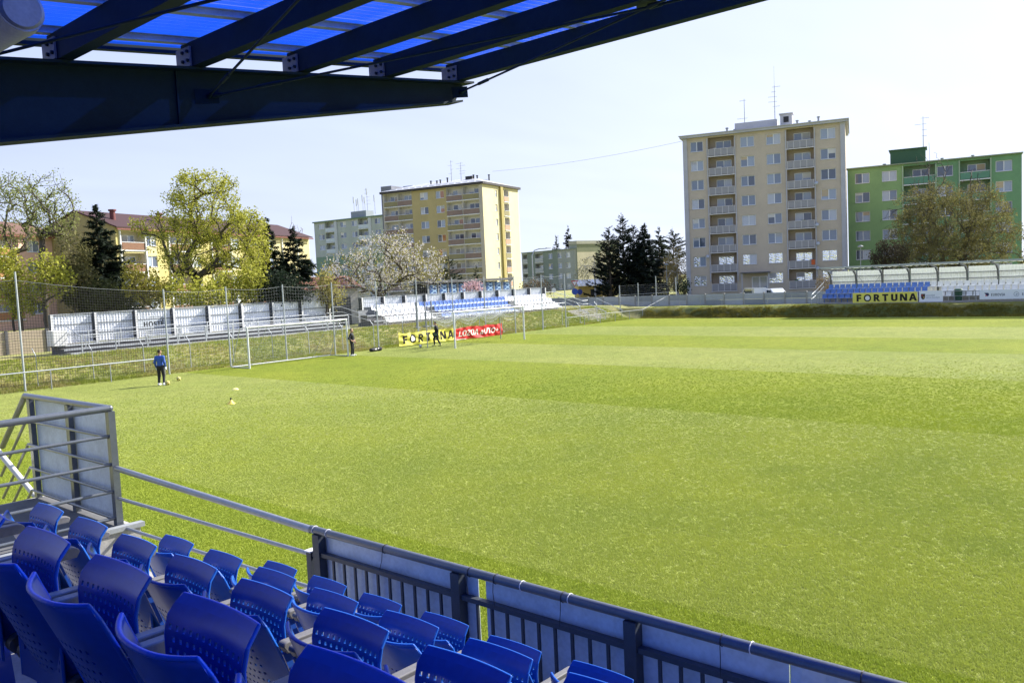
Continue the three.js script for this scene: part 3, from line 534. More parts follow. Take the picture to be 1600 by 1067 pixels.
{
  const t = thing('standing_terrace', 'steel standing terrace without seats at left, backed by corrugated metal bays', 'terrace');
  backWall(t, fins1, 1.78, 3.62, 55, 3);
  for (let k = 0; k < 3; k++) { const T0 = 52 + k * 0.95, y = 1.35 + k * 0.22; new MB().slab(19.9, 40.7, 0.9, y, T0, T0 + 0.945).build('step', M.concreteDark, t); new MB().slab(19.9, 40.7, y - 0.1, y + 0.02, T0 - 0.05, T0 - 0.002).build('nosing', M.galv, t); }
  for (let k = 0; k < 3; k++) { // crush barriers
    const T = 52.05 + k * 0.95, y = 1.37 + k * 0.22, h = k === 0 ? 1.0 : 0.75;
    new MB().tube(P(20.6, y + h, T), P(40.6, y + h, T), 0.028, 0.028, 6).tube(P(20.6, y + h * 0.45, T), P(40.6, y + h * 0.45, T), 0.02, 0.02, 6).build('rail', M.galv, t);
    for (let X = 20.6 + k * 0.6; X < 40.7; X += 2.0) new MB().slab(X - 0.03, X + 0.03, y - 0.02, y + h, T - 0.03, T + 0.03).build('post', M.galv, t);
  }
  for (const X of [24.6, 27.2, 36.8]) new MB().path([P(X, 1.6, 52.3), P(X, 2.05, 52.3), P(X + 1.5, 2.05, 52.3), P(X + 1.5, 1.6, 52.3)], 0.03, 6).build('bench_frame', M.galv, t);
  new MB().path([P(20.0, 2.95, 54.6), P(20.6, 2.95, 54.3), P(20.6, 2.3, 52.1)], 0.028, 6).path([P(20.0, 2.6, 54.6), P(20.6, 2.6, 54.3), P(20.6, 1.95, 52.1)], 0.022, 6).build('stair_rail', M.galv, t);
  new MB().slab(19.6, 20.4, 1.78, 2.7, 53.6, 54.6).build('end_panel', M.white, t);
  new MB().path([P(40.9, 3.0, 54.4), P(41.6, 3.0, 54.2), P(43.0, 2.1, 52.3)], 0.03, 6).path([P(40.9, 2.6, 54.4), P(41.6, 2.6, 54.2), P(43.0, 1.75, 52.3)], 0.024, 6).build('stair_rail', M.galv, t);
  new MB().slab(19.0, 41.2, 0.6, 1.3, 51.8, 51.998).build('kerb', M.concrete, t);
  const sign = canvasMat(1024, 256, (x, w, h) => { x.fillStyle = '#c9d0d6'; x.fillRect(0, 0, w, h); text(x, 'HOST\u00c9', w * 0.2, h * 0.86, h * 0.82, w * 0.62, '#15171b'); text(x, 'HOST\u00c9', w * 0.208, h * 0.86, h * 0.82, w * 0.62, '#15171b'); }, 0.5);
  const s = new THREE.PlaneGeometry(2.38, 0.58); const sm = mesh('painted_word', s, sign, t); sm.position.copy(P((fins1[2] + fins1[3]) / 2, 2.7, 54.925));
  const scr = canvasMat(256, 64, (x, w, h) => { x.fillStyle = '#d4dae0'; x.fillRect(0, 0, w, h); text(x, 'SEKTOR', w * 0.06, h * 0.85, h * 0.8, w * 0.86, '#6b7076', 'italic bold'); }, 0.5);
  const s2 = mesh('painted_word', new THREE.PlaneGeometry(0.95, 0.2), scr, t); s2.position.copy(P((fins1[2] + fins1[3]) / 2 + 0.15, 3.14, 54.93));
}
{
  const t = thing('seated_terrace', 'steel terrace with white and blue seats behind the goals, backed by a low corrugated wall', 'terrace');
  const fins = [44.1, 46.5]; for (let k = 0; k < 9; k++) fins.push(48.93 + k * 2.46);
  backWall(t, fins, 2.75, 3.58, 55, 1);
  const X0 = 44.0, X1 = 68.6;
  new MB().slab(X0, X1, 0.8, 2.75, 55.05, 55.15).build('rear_wall', M.galvDull, t);
  [1.2, 1.7, 2.15].forEach((y, k) => { const T0 = 52.25 + k * 0.85; new MB().slab(X0, X1, 0.7, y, T0, T0 + 0.845).build('step', M_stepGrey, t); new MB().slab(X0, X1, y - 0.12, y + 0.015, T0 - 0.05, T0 - 0.002).build('nosing', M.galv, t); });
  new MB().tube(P(X0, 1.95, 51.9), P(X1, 1.95, 51.9), 0.03, 0.03, 6).tube(P(X0, 1.55, 51.9), P(X1, 1.55, 51.9), 0.022, 0.022, 6).build('rail', M.galv, t);
  for (let X = X0 + 0.3; X < X1; X += 1.9) new MB().slab(X - 0.03, X + 0.03, 0.9, 1.95, 51.87, 51.93).build('post', M.galv, t);
  new MB().slab(X0 - 0.4, X1 + 0.4, 0.6, 1.19, 51.7, 52.19).build('kerb', M.concrete, t);
  new MB().path([P(44.3, 3.2, 54.6), P(45.5, 3.2, 54.2), P(46.6, 2.1, 52.2)], 0.03, 6).path([P(44.3, 2.8, 54.6), P(45.5, 2.8, 54.2), P(46.6, 1.7, 52.2)], 0.024, 6).build('stair_rail', M.galv, t);
  for (const X of [45.9, 46.9, 47.6]) new MB().tube(P(X, 0.3, 50), P(X, 3.1, 50), 0.06, 0.06, 8).box(X, groundH(X, 50) + 0.02, -50, 0.4, 0.2, 0.4).build('gate_post', M.galvDull, t);
  new MB().path([P(68.7, 3.1, 54.6), P(69.8, 3.1, 54.3), P(72.2, 2.0, 52.4), P(73.2, 2.0, 52.4)], 0.03, 6).path([P(68.7, 2.7, 54.6), P(69.8, 2.7, 54.3), P(72.2, 1.6, 52.4), P(73.2, 1.6, 52.4)], 0.024, 6).build('stair_rail', M.galv, t);
  const rows = [['lowest', 1.2, 52.42], ['middle', 1.7, 53.27], ['upper', 2.15, 54.12]];
  rows.forEach(([n, y, T], k) => {
    const count = { white: 0, blue: 0 };
    for (let i = 0; i < 47; i++) {
      const X = 45.0 + i * 0.5; if (k < 2 && ((X > 50.3 && X < 51.2) || (X > 61.2 && X < 62.2))) continue; if (X > 68.2) continue;
      const color = X > 50.4 && X < 61.7 ? 'blue' : 'white', side = color === 'blue' ? '' : X < 55 ? ' left' : ' right'; count[color + side] = (count[color + side] ?? 0) + 1;
      const label = color === 'blue' ? `${ord(count[color + side])} blue bucket seat from the left, ${n} row of the goal-end terrace` : `${ord(count[color + side])} white seat from the left, ${n} row of goal-end terrace, ${side.trim()} of the blue block`;
      bucket(color, label, P(X, y, T + 0.15), -Math.PI / 2, color + ' seats of the goal-end terrace');
    }
  });
}
// stairs and gate at the far corner
{
  const t = thing('corner_stairs', 'grey concrete steps with pipe rails climbing the bank at the far corner', 'stairs');
  for (let k = 0; k < 7; k++) new MB().slab(66.5, 72.2, 0, 0.17 * (k + 1), 47.6 + k * 0.42, 48.02 + k * 0.42).build('step', M.concrete, t);
  for (const X of [66.4, 69.3, 72.3]) new MB().path([P(X, 0.9, 47.4), P(X, 1.0, 47.6), P(X, 2.2, 50.6)], 0.028, 6).path([P(X, 0, 47.5), P(X, 0.95, 47.5)], 0.025, 6).path([P(X, 1.2, 50.6), P(X, 2.2, 50.6)], 0.025, 6).build('handrail', M.galv, t);
}
{
  const t = thing('mesh_gate', 'tall galvanised mesh gate frame in front of the grey wall at the far corner', 'gate');
  const pts = [[74.6, 49.2, 3.2], [77.0, 48.4, 3.4], [79.4, 47.6, 4.2], [82, 46.6, 3.9]];
  for (const [X, T, h] of pts) new MB().tube(P(X, 0.8, T), P(X, 0.9 + h * 0.8, T), 0.05, 0.05, 8).build('post', M.galv, t);
  for (let k = 0; k < 3; k++) { const [a, b] = [pts[k], pts[k + 1]], m = new MB(); for (let j = 0; j < 12; j++) m.tube(P(a[0], 1.2 + j * 0.2, a[1]), P(b[0], 1.2 + j * 0.2, b[1]), j % 6 ? 0.003 : 0.025, j % 6 ? 0.003 : 0.025, 4, false); for (let i = 0; i < 14; i++) { const u = i / 14; m.tube(P(lerp(a[0], b[0], u), 1.2, lerp(a[1], b[1], u)), P(lerp(a[0], b[0], u), 3.4, lerp(a[1], b[1], u)), 0.003, 0.003, 3, false); } m.build('wire_mesh', M.galvDull, t); }
}

// ---------------------------------------------------------------- people, balls, bag, cones
function sdf(bones, lo, hi, cell) { // smooth union of tapered capsules, meshed
  const span = Math.max(hi.x - lo.x, hi.y - lo.y, hi.z - lo.z), Rn = Math.ceil(span / cell) + 2, mc = new MarchingCubes(Rn, new THREE.MeshBasicMaterial(), false, false, 200000);
  const c = lo.clone().add(hi).multiplyScalar(0.5), half = Rn / 2, k = 0.035;
  const pre = bones.map(([a, b, ra, rb]) => ({ a, d: b.clone().sub(a), l: b.clone().sub(a).lengthSq() || 1e-9, ra, rb }));
  for (let z = 0; z < Rn; z++) for (let y = 0; y < Rn; y++) for (let x = 0; x < Rn; x++) {
    const px = c.x + (x - half) / half * span / 2 * 1.02, py = c.y + (y - half) / half * span / 2 * 1.02, pz = c.z + (z - half) / half * span / 2 * 1.02;
    if (px < lo.x - 0.05 || px > hi.x + 0.05 || pz < lo.z - 0.05 || pz > hi.z + 0.05) { mc.field[x + y * Rn + z * Rn * Rn] = -1; continue; }
    let s = 0;
    for (const q of pre) { const ex = px - q.a.x, ey = py - q.a.y, ez = pz - q.a.z, t = Math.min(1, Math.max(0, (ex * q.d.x + ey * q.d.y + ez * q.d.z) / q.l)), dx = ex - q.d.x * t, dy = ey - q.d.y * t, dz = ez - q.d.z * t; s += Math.exp(-(Math.sqrt(dx * dx + dy * dy + dz * dz) - lerp(q.ra, q.rb, t)) / (k * 0.4)); }
    mc.field[x + y * Rn + z * Rn * Rn] = Math.max(-1, Math.min(1, k * 0.4 * Math.log(s + 1e-30)));
  }
  mc.isolation = 0; mc.update();
  let g = new THREE.BufferGeometry(); const pos = new Float32Array(mc.count * 3); for (let i = 0; i < mc.count; i++) { pos[i * 3] = c.x + mc.positionArray[i * 3] * span / 2 * 1.02; pos[i * 3 + 1] = c.y + mc.positionArray[i * 3 + 1] * span / 2 * 1.02; pos[i * 3 + 2] = c.z + mc.positionArray[i * 3 + 2] * span / 2 * 1.02; }
  g.setAttribute('position', new THREE.BufferAttribute(pos, 3)); g = mergeVertices(g, 1e-4); g.computeVertexNormals();
  return g;
}
function player(name, label, pos, turn, J, cols) {
  const t = thing(name, label, 'person', pos, turn), j = {}; for (const k in J) j[k] = V3(...J[k]);
  const limb = (a, b, ra, rb) => [j[a], j[b], ra, rb], lo = V3(-0.6, -0.03, -0.6), hi = V3(0.6, 1.9, 0.6);
  const head = [[j.head, j.head.clone().add(V3(0, 0.07, -0.01)), 0.082, 0.085], [j.head.clone().add(V3(0, -0.05, 0.05)), j.head.clone().add(V3(0, -0.055, 0.06)), 0.05, 0.04], [j.head.clone().add(V3(0, 0.0, 0.09)), j.head.clone().add(V3(0, -0.02, 0.102)), 0.016, 0.018]];
  for (const s of [-1, 1]) head.push([j.head.clone().add(V3(s * 0.082, 0.03, 0)), j.head.clone().add(V3(s * 0.085, -0.02, 0.0)), 0.016, 0.012]);
  const torso = (e) => [[j.chest.clone().add(V3(-0.09, 0.03, 0)), j.chest.clone().add(V3(0.09, 0.03, 0)), 0.115 + e, 0.115 + e], limb('chest', 'waist', 0.135 + e, 0.125 + e), limb('waist', 'hip', 0.125 + e, 0.125 + e), [j.chest.clone().add(V3(0, 0.1, 0)), j.neck, 0.085 + e, 0.055 + e * 0.5], limb('shoulderL', 'shoulderR', 0.07 + e, 0.07 + e)];
  const arms = (e, wrist) => ['L', 'R'].flatMap((s) => [limb('shoulder' + s, 'elbow' + s, 0.062 + e, 0.048 + e), [j['elbow' + s], j['elbow' + s].clone().lerp(j['wrist' + s], wrist), 0.047 + e, lerp(0.047, 0.032, wrist) + e]]);
  const legs = (e, ankle) => ['L', 'R'].flatMap((s) => [limb('hip' + s, 'knee' + s, 0.088 + e, 0.06 + e), [j['knee' + s], j['knee' + s].clone().lerp(j['ankle' + s], ankle), 0.06 + e, lerp(0.06, 0.042, ankle) + e]]);
  const feet = (e) => ['L', 'R'].map((s) => [j['ankle' + s].clone().add(V3(0, -0.045, -0.03)), j['toe' + s], 0.045 + e, 0.034 + e]);
  const body = [...head, limb('neck', 'head', 0.055, 0.06), ...torso(0), ...arms(0, 1), ...legs(0, 1), ...feet(0)];
  const skin = std([0.42, 0.24, 0.16], 0.6);
  const b = mesh('body', sdf(body, lo, hi, 0.017), skin, t);
  mesh('hair', sdf([[j.head.clone().add(V3(0, 0.085, -0.025)), j.head.clone().add(V3(0, 0.055, -0.04)), 0.084, 0.078]], j.head.clone().add(V3(-0.15, -0.15, -0.15)), j.head.clone().add(V3(0.15, 0.2, 0.15)), 0.012), std([0.03, 0.02, 0.014], 0.8), t);
  const eyes = new MB(); for (const s of [-1, 1]) eyes.ball(j.head.clone().add(V3(s * 0.032, 0.025, 0.077)), 0.012, 8); eyes.build('eyes', M.black, t);
  mesh('shirt', sdf([...torso(0.014), ...arms(0.012, cols.sleeve)], lo, hi, 0.017), cols.shirt, t);
  mesh('trousers', sdf([...legs(0.014, 0.93), limb('hip', 'hipL', 0.125, 0.1), limb('hip', 'hipR', 0.125, 0.1), [j.hip, j.waist.clone().lerp(j.hip, 0.6), 0.135, 0.138]], lo, hi, 0.017), cols.legs, t);
  for (const s of ['L', 'R']) {
    mesh('shoe', sdf([[j['ankle' + s].clone().add(V3(0, -0.035, -0.035)), j['toe' + s], 0.056, 0.046], [j['ankle' + s].clone().add(V3(0, 0.03, 0)), j['ankle' + s].clone().add(V3(0, -0.03, 0)), 0.05, 0.052]], j['ankle' + s].clone().add(V3(-0.3, -0.16, -0.3)), j['ankle' + s].clone().add(V3(0.3, 0.2, 0.3)), 0.014), cols.shoe, t);
    const w = j['wrist' + s], d = j['hand' + s].clone().sub(w).normalize(), side = V3().crossVectors(d, V3(s === 'L' ? 1 : -1, 0, 0.2)).normalize(), F = [[w, w.clone().addScaledVector(d, 0.085), 0.036, 0.04], [w.clone().addScaledVector(d, 0.085).addScaledVector(side, 0.018), w.clone().addScaledVector(d, 0.08).addScaledVector(side, -0.018), 0.024, 0.024]];
    for (let f = 0; f < 4; f++) { const o = side.clone().multiplyScalar((f - 1.5) * 0.024), a = w.clone().addScaledVector(d, 0.095).add(o), L = [0.07, 0.08, 0.075, 0.055][f], m = a.clone().addScaledVector(d, L * 0.55), e = m.clone().addScaledVector(d, L * 0.4).add(V3(0, 0, 0.02)); F.push([a, m, 0.011, 0.0105], [m, e, 0.0105, 0.009]); }
    const tb = w.clone().addScaledVector(d, 0.035).addScaledVector(side, 0.035); F.push([tb, tb.clone().addScaledVector(d, 0.05).addScaledVector(side, 0.03), 0.013, 0.011]);
    mesh(cols.glove ? 'glove' : 'hand', sdf(F, w.clone().add(V3(-0.17, -0.2, -0.17)), w.clone().add(V3(0.17, 0.2, 0.17)), 0.006), cols.glove ? cols.glove : skin, t);
  }
  if (cols.trim) new MB().tube(j.hip.clone().add(V3(0, -0.075, 0)), j.hip.clone().add(V3(0, -0.055, 0)), 0.155, 0.155, 14).build('hem', M.white, t);
  return t;
}
const blackCloth = std([0.012, 0.013, 0.018], 0.85), whiteShoe = std([0.72, 0.72, 0.66], 0.6);
const stand = { head: [0, 1.66, 0.02], neck: [0, 1.52, -0.01], chest: [0, 1.32, 0], waist: [0, 1.08, 0], hip: [0, 0.95, 0], shoulderL: [0.19, 1.43, 0], shoulderR: [-0.19, 1.43, 0], hipL: [0.1, 0.92, 0], hipR: [-0.1, 0.92, 0] };
player('person', 'player in a blue top and black trousers with white gloves, back turned, beside a ball', P(19.85, 0, 40.85), 0.68 * Math.PI, { ...stand, elbowL: [0.27, 1.17, -0.04], wristL: [0.25, 0.93, 0.06], handL: [0.24, 0.8, 0.1], elbowR: [-0.26, 1.16, -0.03], wristR: [-0.23, 0.94, 0.08], handR: [-0.22, 0.82, 0.13], kneeL: [0.11, 0.5, 0.03], ankleL: [0.13, 0.09, 0.0], toeL: [0.15, 0.04, 0.17], kneeR: [-0.13, 0.5, 0.05], ankleR: [-0.2, 0.09, -0.1], toeR: [-0.23, 0.04, 0.06] }, { shirt: std([0.025, 0.085, 0.36], 0.75), legs: blackCloth, shoe: whiteShoe, glove: std([0.75, 0.78, 0.82], 0.6), sleeve: 0.95 });
player('person', 'person in a black top and tights with hand on hip next to the goalpost', P(34.3, 0, 43.75), 0.22 * Math.PI, { ...stand, elbowL: [0.3, 1.2, 0.06], wristL: [0.2, 0.98, 0.14], handL: [0.19, 0.88, 0.17], elbowR: [-0.34, 1.18, -0.12], wristR: [-0.2, 1.0, 0.06], handR: [-0.13, 0.98, 0.13], kneeL: [0.12, 0.5, 0.04], ankleL: [0.14, 0.09, 0.02], toeL: [0.16, 0.04, 0.18], kneeR: [-0.12, 0.5, 0.02], ankleR: [-0.15, 0.09, -0.05], toeR: [-0.17, 0.04, 0.12] }, { shirt: blackCloth, legs: blackCloth, shoe: whiteShoe, sleeve: 0.45, trim: true });
player('person', 'player all in black walking towards a white ball in front of the yellow banner', P(41.6, 0, 43.25), 1.22 * Math.PI, { ...stand, head: [0, 1.64, 0.1], neck: [0, 1.5, 0.05], chest: [0, 1.3, 0.03], shoulderL: [0.19, 1.42, 0.05], shoulderR: [-0.19, 1.42, 0.02], elbowL: [0.24, 1.16, -0.1], wristL: [0.24, 0.93, 0.0], handL: [0.24, 0.82, 0.05], elbowR: [-0.25, 1.17, 0.06], wristR: [-0.2, 0.97, 0.2], handR: [-0.18, 0.88, 0.26], kneeL: [0.11, 0.5, -0.05], ankleL: [0.12, 0.12, -0.25], toeL: [0.13, 0.04, -0.1], kneeR: [-0.1, 0.54, 0.24], ankleR: [-0.1, 0.12, 0.2], toeR: [-0.1, 0.05, 0.38] }, { shirt: blackCloth, legs: blackCloth, shoe: std([0.62, 0.6, 0.2], 0.6), glove: std([0.03, 0.09, 0.06], 0.7), sleeve: 0.95 });
function football(label, pos, base, patch) {
  const t = thing('football', label, 'ball', pos), g = new THREE.IcosahedronGeometry(0.11, 4); mesh('shell', g, std(base, 0.45), t);
  const ico = new THREE.IcosahedronGeometry(1, 0).attributes.position, seen = new Set();
  for (let i = 0; i < ico.count; i++) { const n = V3().fromBufferAttribute(ico, i).normalize(), key = n.toArray().map((v) => v.toFixed(2)).join(); if (seen.has(key)) continue; seen.add(key); const c = new THREE.CylinderGeometry(0.036, 0.036, 0.004, 5); const m = mesh('patch', c, std(patch, 0.45), t); m.position.copy(n).multiplyScalar(0.1095); m.quaternion.setFromUnitVectors(V3(0, 1, 0), n); }
}
football('yellow ball at the right foot of the player in blue', P(20.05, 0.112, 40.6), [0.72, 0.6, 0.16], [0.1, 0.09, 0.05]);
football('yellow ball on its own a little behind the player in blue', P(21.35, 0.112, 42), [0.72, 0.62, 0.2], [0.12, 0.1, 0.05]);
football('white and grey ball in front of the walking player in black', P(40.45, 0.112, 43.8), [0.7, 0.7, 0.72], [0.06, 0.06, 0.07]);
{
  const t = thing('sports_bag', 'black sports bag lying on the grass by a fence post', 'bag', P(37.25, 0, 45.0), 0.2);
  const b = new THREE.CapsuleGeometry(0.17, 0.55, 8, 14); b.rotateZ(Math.PI / 2); b.scale(1, 0.75, 1); b.translate(-0.1, 0.13, 0); mesh('bag_body', b, blackCloth, t);
  const b2 = new THREE.SphereGeometry(0.17, 14, 10); b2.scale(1.4, 0.95, 1); b2.translate(0.42, 0.14, 0.06); mesh('side_pocket', b2, blackCloth, t);
  new MB().path([V3(-0.3, 0.24, 0.05), V3(-0.22, 0.33, 0.05), V3(-0.02, 0.33, 0.05), V3(0.06, 0.24, 0.05)], 0.014, 6).build('handle', M.black, t);
  new MB().box(-0.1, 0.17, 0.172, 0.22, 0.08, 0.01).box(0.2, 0.2, 0.165, 0.1, 0.09, 0.01).build('logo_strip', M.white, t);
}
for (const [label, pos, k] of [['small orange yellow training cone with a black tip on the near turf', P(17.75, 0, 30.7), 1], ['small pale yellow marker dome beyond the black tipped training cone', P(20.5, 0, 35), 0]]) {
  const t = thing('training_marker', label, 'cone', pos), pr = [[0.17, 0], [0.165, 0.012], [0.1, 0.06], [0.06, k ? 0.13 : 0.075], [0.03, k ? 0.16 : 0.08]].map(([a, b]) => new THREE.Vector2(a, b));
  mesh('cone', new THREE.LatheGeometry(pr, 20), std(k ? [0.78, 0.56, 0.1] : [0.78, 0.7, 0.25], 0.5), t);
  if (k) new MB().tube(V3(0, 0.16, 0), V3(0, 0.25, 0), 0.035, 0.03, 10).build('tip', M.black, t);
}

// ---------------------------------------------------------------- apartment blocks
const plaster = (c, t = T_plaster) => std(c, 0.9, { map: t, bumpMap: T_grain3, bumpScale: 0.006 });
const paneM = [phys([0.16, 0.2, 0.27], 0.06, { clearcoat: 1, clearcoatRoughness: 0.04 }), phys([0.28, 0.33, 0.41], 0.06, { clearcoat: 1, clearcoatRoughness: 0.04 }), phys([0.07, 0.09, 0.13], 0.05, { clearcoat: 1, clearcoatRoughness: 0.03 }), phys([0.42, 0.45, 0.5], 0.08, { clearcoat: 1, clearcoatRoughness: 0.05 }), phys([0.36, 0.16, 0.07], 0.08, { clearcoat: 1, clearcoatRoughness: 0.05 })];
const paneMirror = std([0.82, 0.84, 0.86], 0.03, { metalness: 1, bumpMap: tiled(noiseTex(256, 55, [[6, 6, 1], [14, 14, 0.5]], 0, 1), 1.1), bumpScale: 0.03 });
const M_frame = std([0.72, 0.73, 0.74], 0.5), M_sill = std([0.5, 0.51, 0.52], 0.5);
const blindM = [std([0.6, 0.59, 0.56], 0.8), std([0.42, 0.42, 0.43], 0.8), std([0.5, 0.4, 0.27], 0.8)], clutterM = [std([0.35, 0.1, 0.07], 0.8), std([0.08, 0.14, 0.06], 0.9), std([0.55, 0.55, 0.52], 0.8), std([0.1, 0.16, 0.3], 0.8)];
const winGeo = {};
function winParts(w, h, door) {
  const k = w.toFixed(2) + h.toFixed(2) + door; if (winGeo[k]) return winGeo[k];
  const b = new MB(), f = 0.07; b.box(0, h / 2 - f / 2, 0, w, f, 0.07).box(0, -h / 2 + f / 2, 0, w, f, 0.07);
  for (const x of [-w / 2 + f / 2, w / 2 - f / 2]) b.box(x, 0, 0, f, h - 2 * f, 0.07);
  b.box(0, 0, 0.006, 0.11, h - 2 * f, 0.075);
  const s = new MB(); s.box(0, -h / 2 - 0.03, 0.1, w + 0.06, 0.045, 0.2);
  const pw = w / 2 - f - 0.055, p = new MB().box(0, 0, -0.005, pw, h - 2 * f, 0.02).geo();
  return winGeo[k] = { frame: b.geo(), sill: s.geo(), pane: p, dx: pw / 2 + 0.055 };
}
function addWindow(g, F, u, y, z, w, h, r, style = {}) {
  const q = winParts(w, h, 0), o = mesh('window', q.frame, M_frame, g); o.applyMatrix4(new THREE.Matrix4().copy(F).multiply(new THREE.Matrix4().makeTranslation(u, y, z)));
  for (const s of [-1, 1]) { const v = r(), m = mesh('pane', q.pane, style.mirror && y < style.mirror && r() < 0.8 ? paneMirror : paneM[style.warm && v < 0.06 ? 4 : v < 0.36 ? 0 : v < 0.68 ? 1 : v < 0.84 ? 2 : 3], o); m.position.x = s * q.dx; }
  if (!style.noSill) mesh('sill', q.sill, M_sill, o);
  if (r() < 0.35) { const hh = h * (0.2 + r() * 0.5), b = new MB().box((r() < 0.5 ? -1 : 1) * q.dx, h / 2 - 0.07 - hh / 2, 0.012, w / 2 - 0.13, hh, 0.008); b.build('blind', blindM[(r() * 2.99) | 0], o); }
}
// a wall with real openings: recessed windows ('w') and balconies set into the wall ('l')
function facade(g, F, W, Y0, Y1, holes, wallM, r, style = {}) {
  const T = (u, y, z) => V3(u, y, z).applyMatrix4(F), uniq = (a) => [...new Set(a.map((v) => +v.toFixed(3)))].sort((a, b) => a - b);
  const us = uniq([0, W, ...holes.flatMap((h) => [h.u0, h.u1])]), ys = uniq([Y0, Y1, ...holes.flatMap((h) => [h.y0, h.y1])]);
  const walls = [], wm = (u) => (typeof wallM === 'function' ? wallM(u) : wallM), wb = (u) => { if (style.inner && u === style.inner) { let w = walls.find((q) => q[0] === u); if (!w) walls.push(w = [u, new MB()]); return w[1]; } let z = 0; for (let i = 1; i + 1 < us.length; i++) { if ((us[i] + us[i + 1]) / 2 > u + 1e-6) break; if (wm((us[i] + us[i + 1]) / 2) !== wm((us[i - 1] + us[i]) / 2)) z++; } let w = walls.find((q) => q[2] === z); if (!w) walls.push(w = [wm(u), new MB(), z]); return w[1]; };
  for (let i = 0; i + 1 < us.length; i++) for (let j = 0; j + 1 < ys.length; j++) {
    const cu = (us[i] + us[i + 1]) / 2, cy = (ys[j] + ys[j + 1]) / 2; if (holes.some((h) => cu > h.u0 && cu < h.u1 && cy > h.y0 && cy < h.y1)) continue;
    wb(cu).quad(T(us[i], ys[j], 0), T(us[i + 1], ys[j], 0), T(us[i + 1], ys[j + 1], 0), T(us[i], ys[j + 1], 0));
  }
  for (const h of holes) {
    const d = h.k === 'l' ? -(style.deep ?? 1.15) : -0.2, b = h.k === 'l' && style.inner ? new MB() : wb((h.u0 + h.u1) / 2), { u0, u1, y0, y1 } = h;
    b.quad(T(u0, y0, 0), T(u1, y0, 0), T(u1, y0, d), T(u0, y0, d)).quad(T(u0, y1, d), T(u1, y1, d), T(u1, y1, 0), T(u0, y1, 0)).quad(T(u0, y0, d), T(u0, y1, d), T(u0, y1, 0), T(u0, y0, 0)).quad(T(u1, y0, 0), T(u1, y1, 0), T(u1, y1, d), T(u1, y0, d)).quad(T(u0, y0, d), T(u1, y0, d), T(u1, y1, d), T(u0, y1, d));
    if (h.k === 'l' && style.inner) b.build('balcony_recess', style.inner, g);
    if (h.k === 'w') addWindow(g, F, (u0 + u1) / 2, (y0 + y1) / 2, -0.14, u1 - u0 - 0.02, y1 - y0 - 0.02, r, style);
    else {
      const ww = Math.min(2.2, (u1 - u0) * 0.62), wh = (y1 - y0) * 0.72; addWindow(g, F, u0 + (u1 - u0) * 0.56, y0 + wh / 2 + 0.25, d + 0.05, ww, wh, r, { ...style, noSill: true });
      const rb = new MB(), fb_ = new MB(), ph = style.railH ?? 1.0;
      if (r() < 0.45) { const x = u0 + 0.4 + r() * (u1 - u0 - 0.9), hh = 0.5 + r() * 0.9; new MB().box(x, y0 + 0.02 + hh / 2, -0.35 - r() * 0.3, 0.35 + r() * 0.5, hh, 0.3, F).build('balcony_item', clutterM[(r() * 3.99) | 0], g); }
      rb.box((u0 + u1) / 2, y0 + 0.02 + ph / 2, 0.05, u1 - u0 - 0.04, ph - 0.1, 0.03, F); rb.build('balcony_panel', h.pm ?? style.panel, g);
      if (style.posts) for (let k = 0; k <= style.posts; k++) fb_.box(lerp(u0 + 0.06, u1 - 0.06, k / style.posts), y0 + ph / 2, 0.085, 0.07, ph, 0.035, F);
      fb_.box((u0 + u1) / 2, y0 + ph + 0.01, 0.06, u1 - u0, 0.06, 0.09, F).box((u0 + u1) / 2, y0 - 0.07, 0.06, u1 - u0 + 0.1, 0.13, 0.16, F); fb_.build('balcony_frame', style.railM ?? M_frame, g);
    }
  }
  for (const [m, b] of walls) b.build('wall', m, g);
}
function blockBox(g, W, D, Y0, Y1, side, roof) { // the other walls and the roof behind the front wall (front at z = 0)
  const b = new MB(); b.quad(V3(0, Y0, -D), V3(0, Y0, 0), V3(0, Y1, 0), V3(0, Y1, -D)).quad(V3(W, Y0, 0), V3(W, Y0, -D), V3(W, Y1, -D), V3(W, Y1, 0)).quad(V3(W, Y0, -D), V3(0, Y0, -D), V3(0, Y1, -D), V3(W, Y1, -D)); b.build('wall', side, g);
  new MB().quad(V3(0, Y1, 0), V3(W, Y1, 0), V3(W, Y1, -D), V3(0, Y1, -D)).build('roof', roof, g);
}
const blockAt = (name, label, A, B) => thing(name, label, 'building', P(A[0], 0, A[1]), Math.atan2(B[1] - A[1], B[0] - A[0]));
const I4 = new THREE.Matrix4();
function mast(g, x, y, z, h, arms, r, m = M.galvDull) {
  const b = new MB().tube(V3(x, y, z), V3(x, y + h, z), 0.06, 0.035, 6);
  for (let k = 0; k < arms; k++) { const yy = y + h * (0.4 + 0.55 * k / Math.max(1, arms - 1)), l = 0.4 + r() * 0.7, s = r() < 0.5 ? -1 : 1; b.bar(V3(x - l * 0.4 * s, yy, z), V3(x + l * s, yy, z + (r() - 0.5) * 0.4), 0.035, 0.035); for (let i = 0; i < 4; i++) b.bar(V3(x + s * l * (0.3 + i * 0.2), yy, z - 0.3), V3(x + s * l * (0.3 + i * 0.2), yy, z + 0.3), 0.02, 0.02); }
  const o = b.build('antenna', m, g); return o;
}
function vents(g, list, m = M.galvDull) { for (const [x, y, z, h] of list) new MB().tube(V3(x, y, z), V3(x, y + h, z), 0.14, 0.14, 8).tube(V3(x, y + h, z), V3(x, y + h + 0.14, z), 0.26, 0.2, 8).build('roof_vent', m, g); }

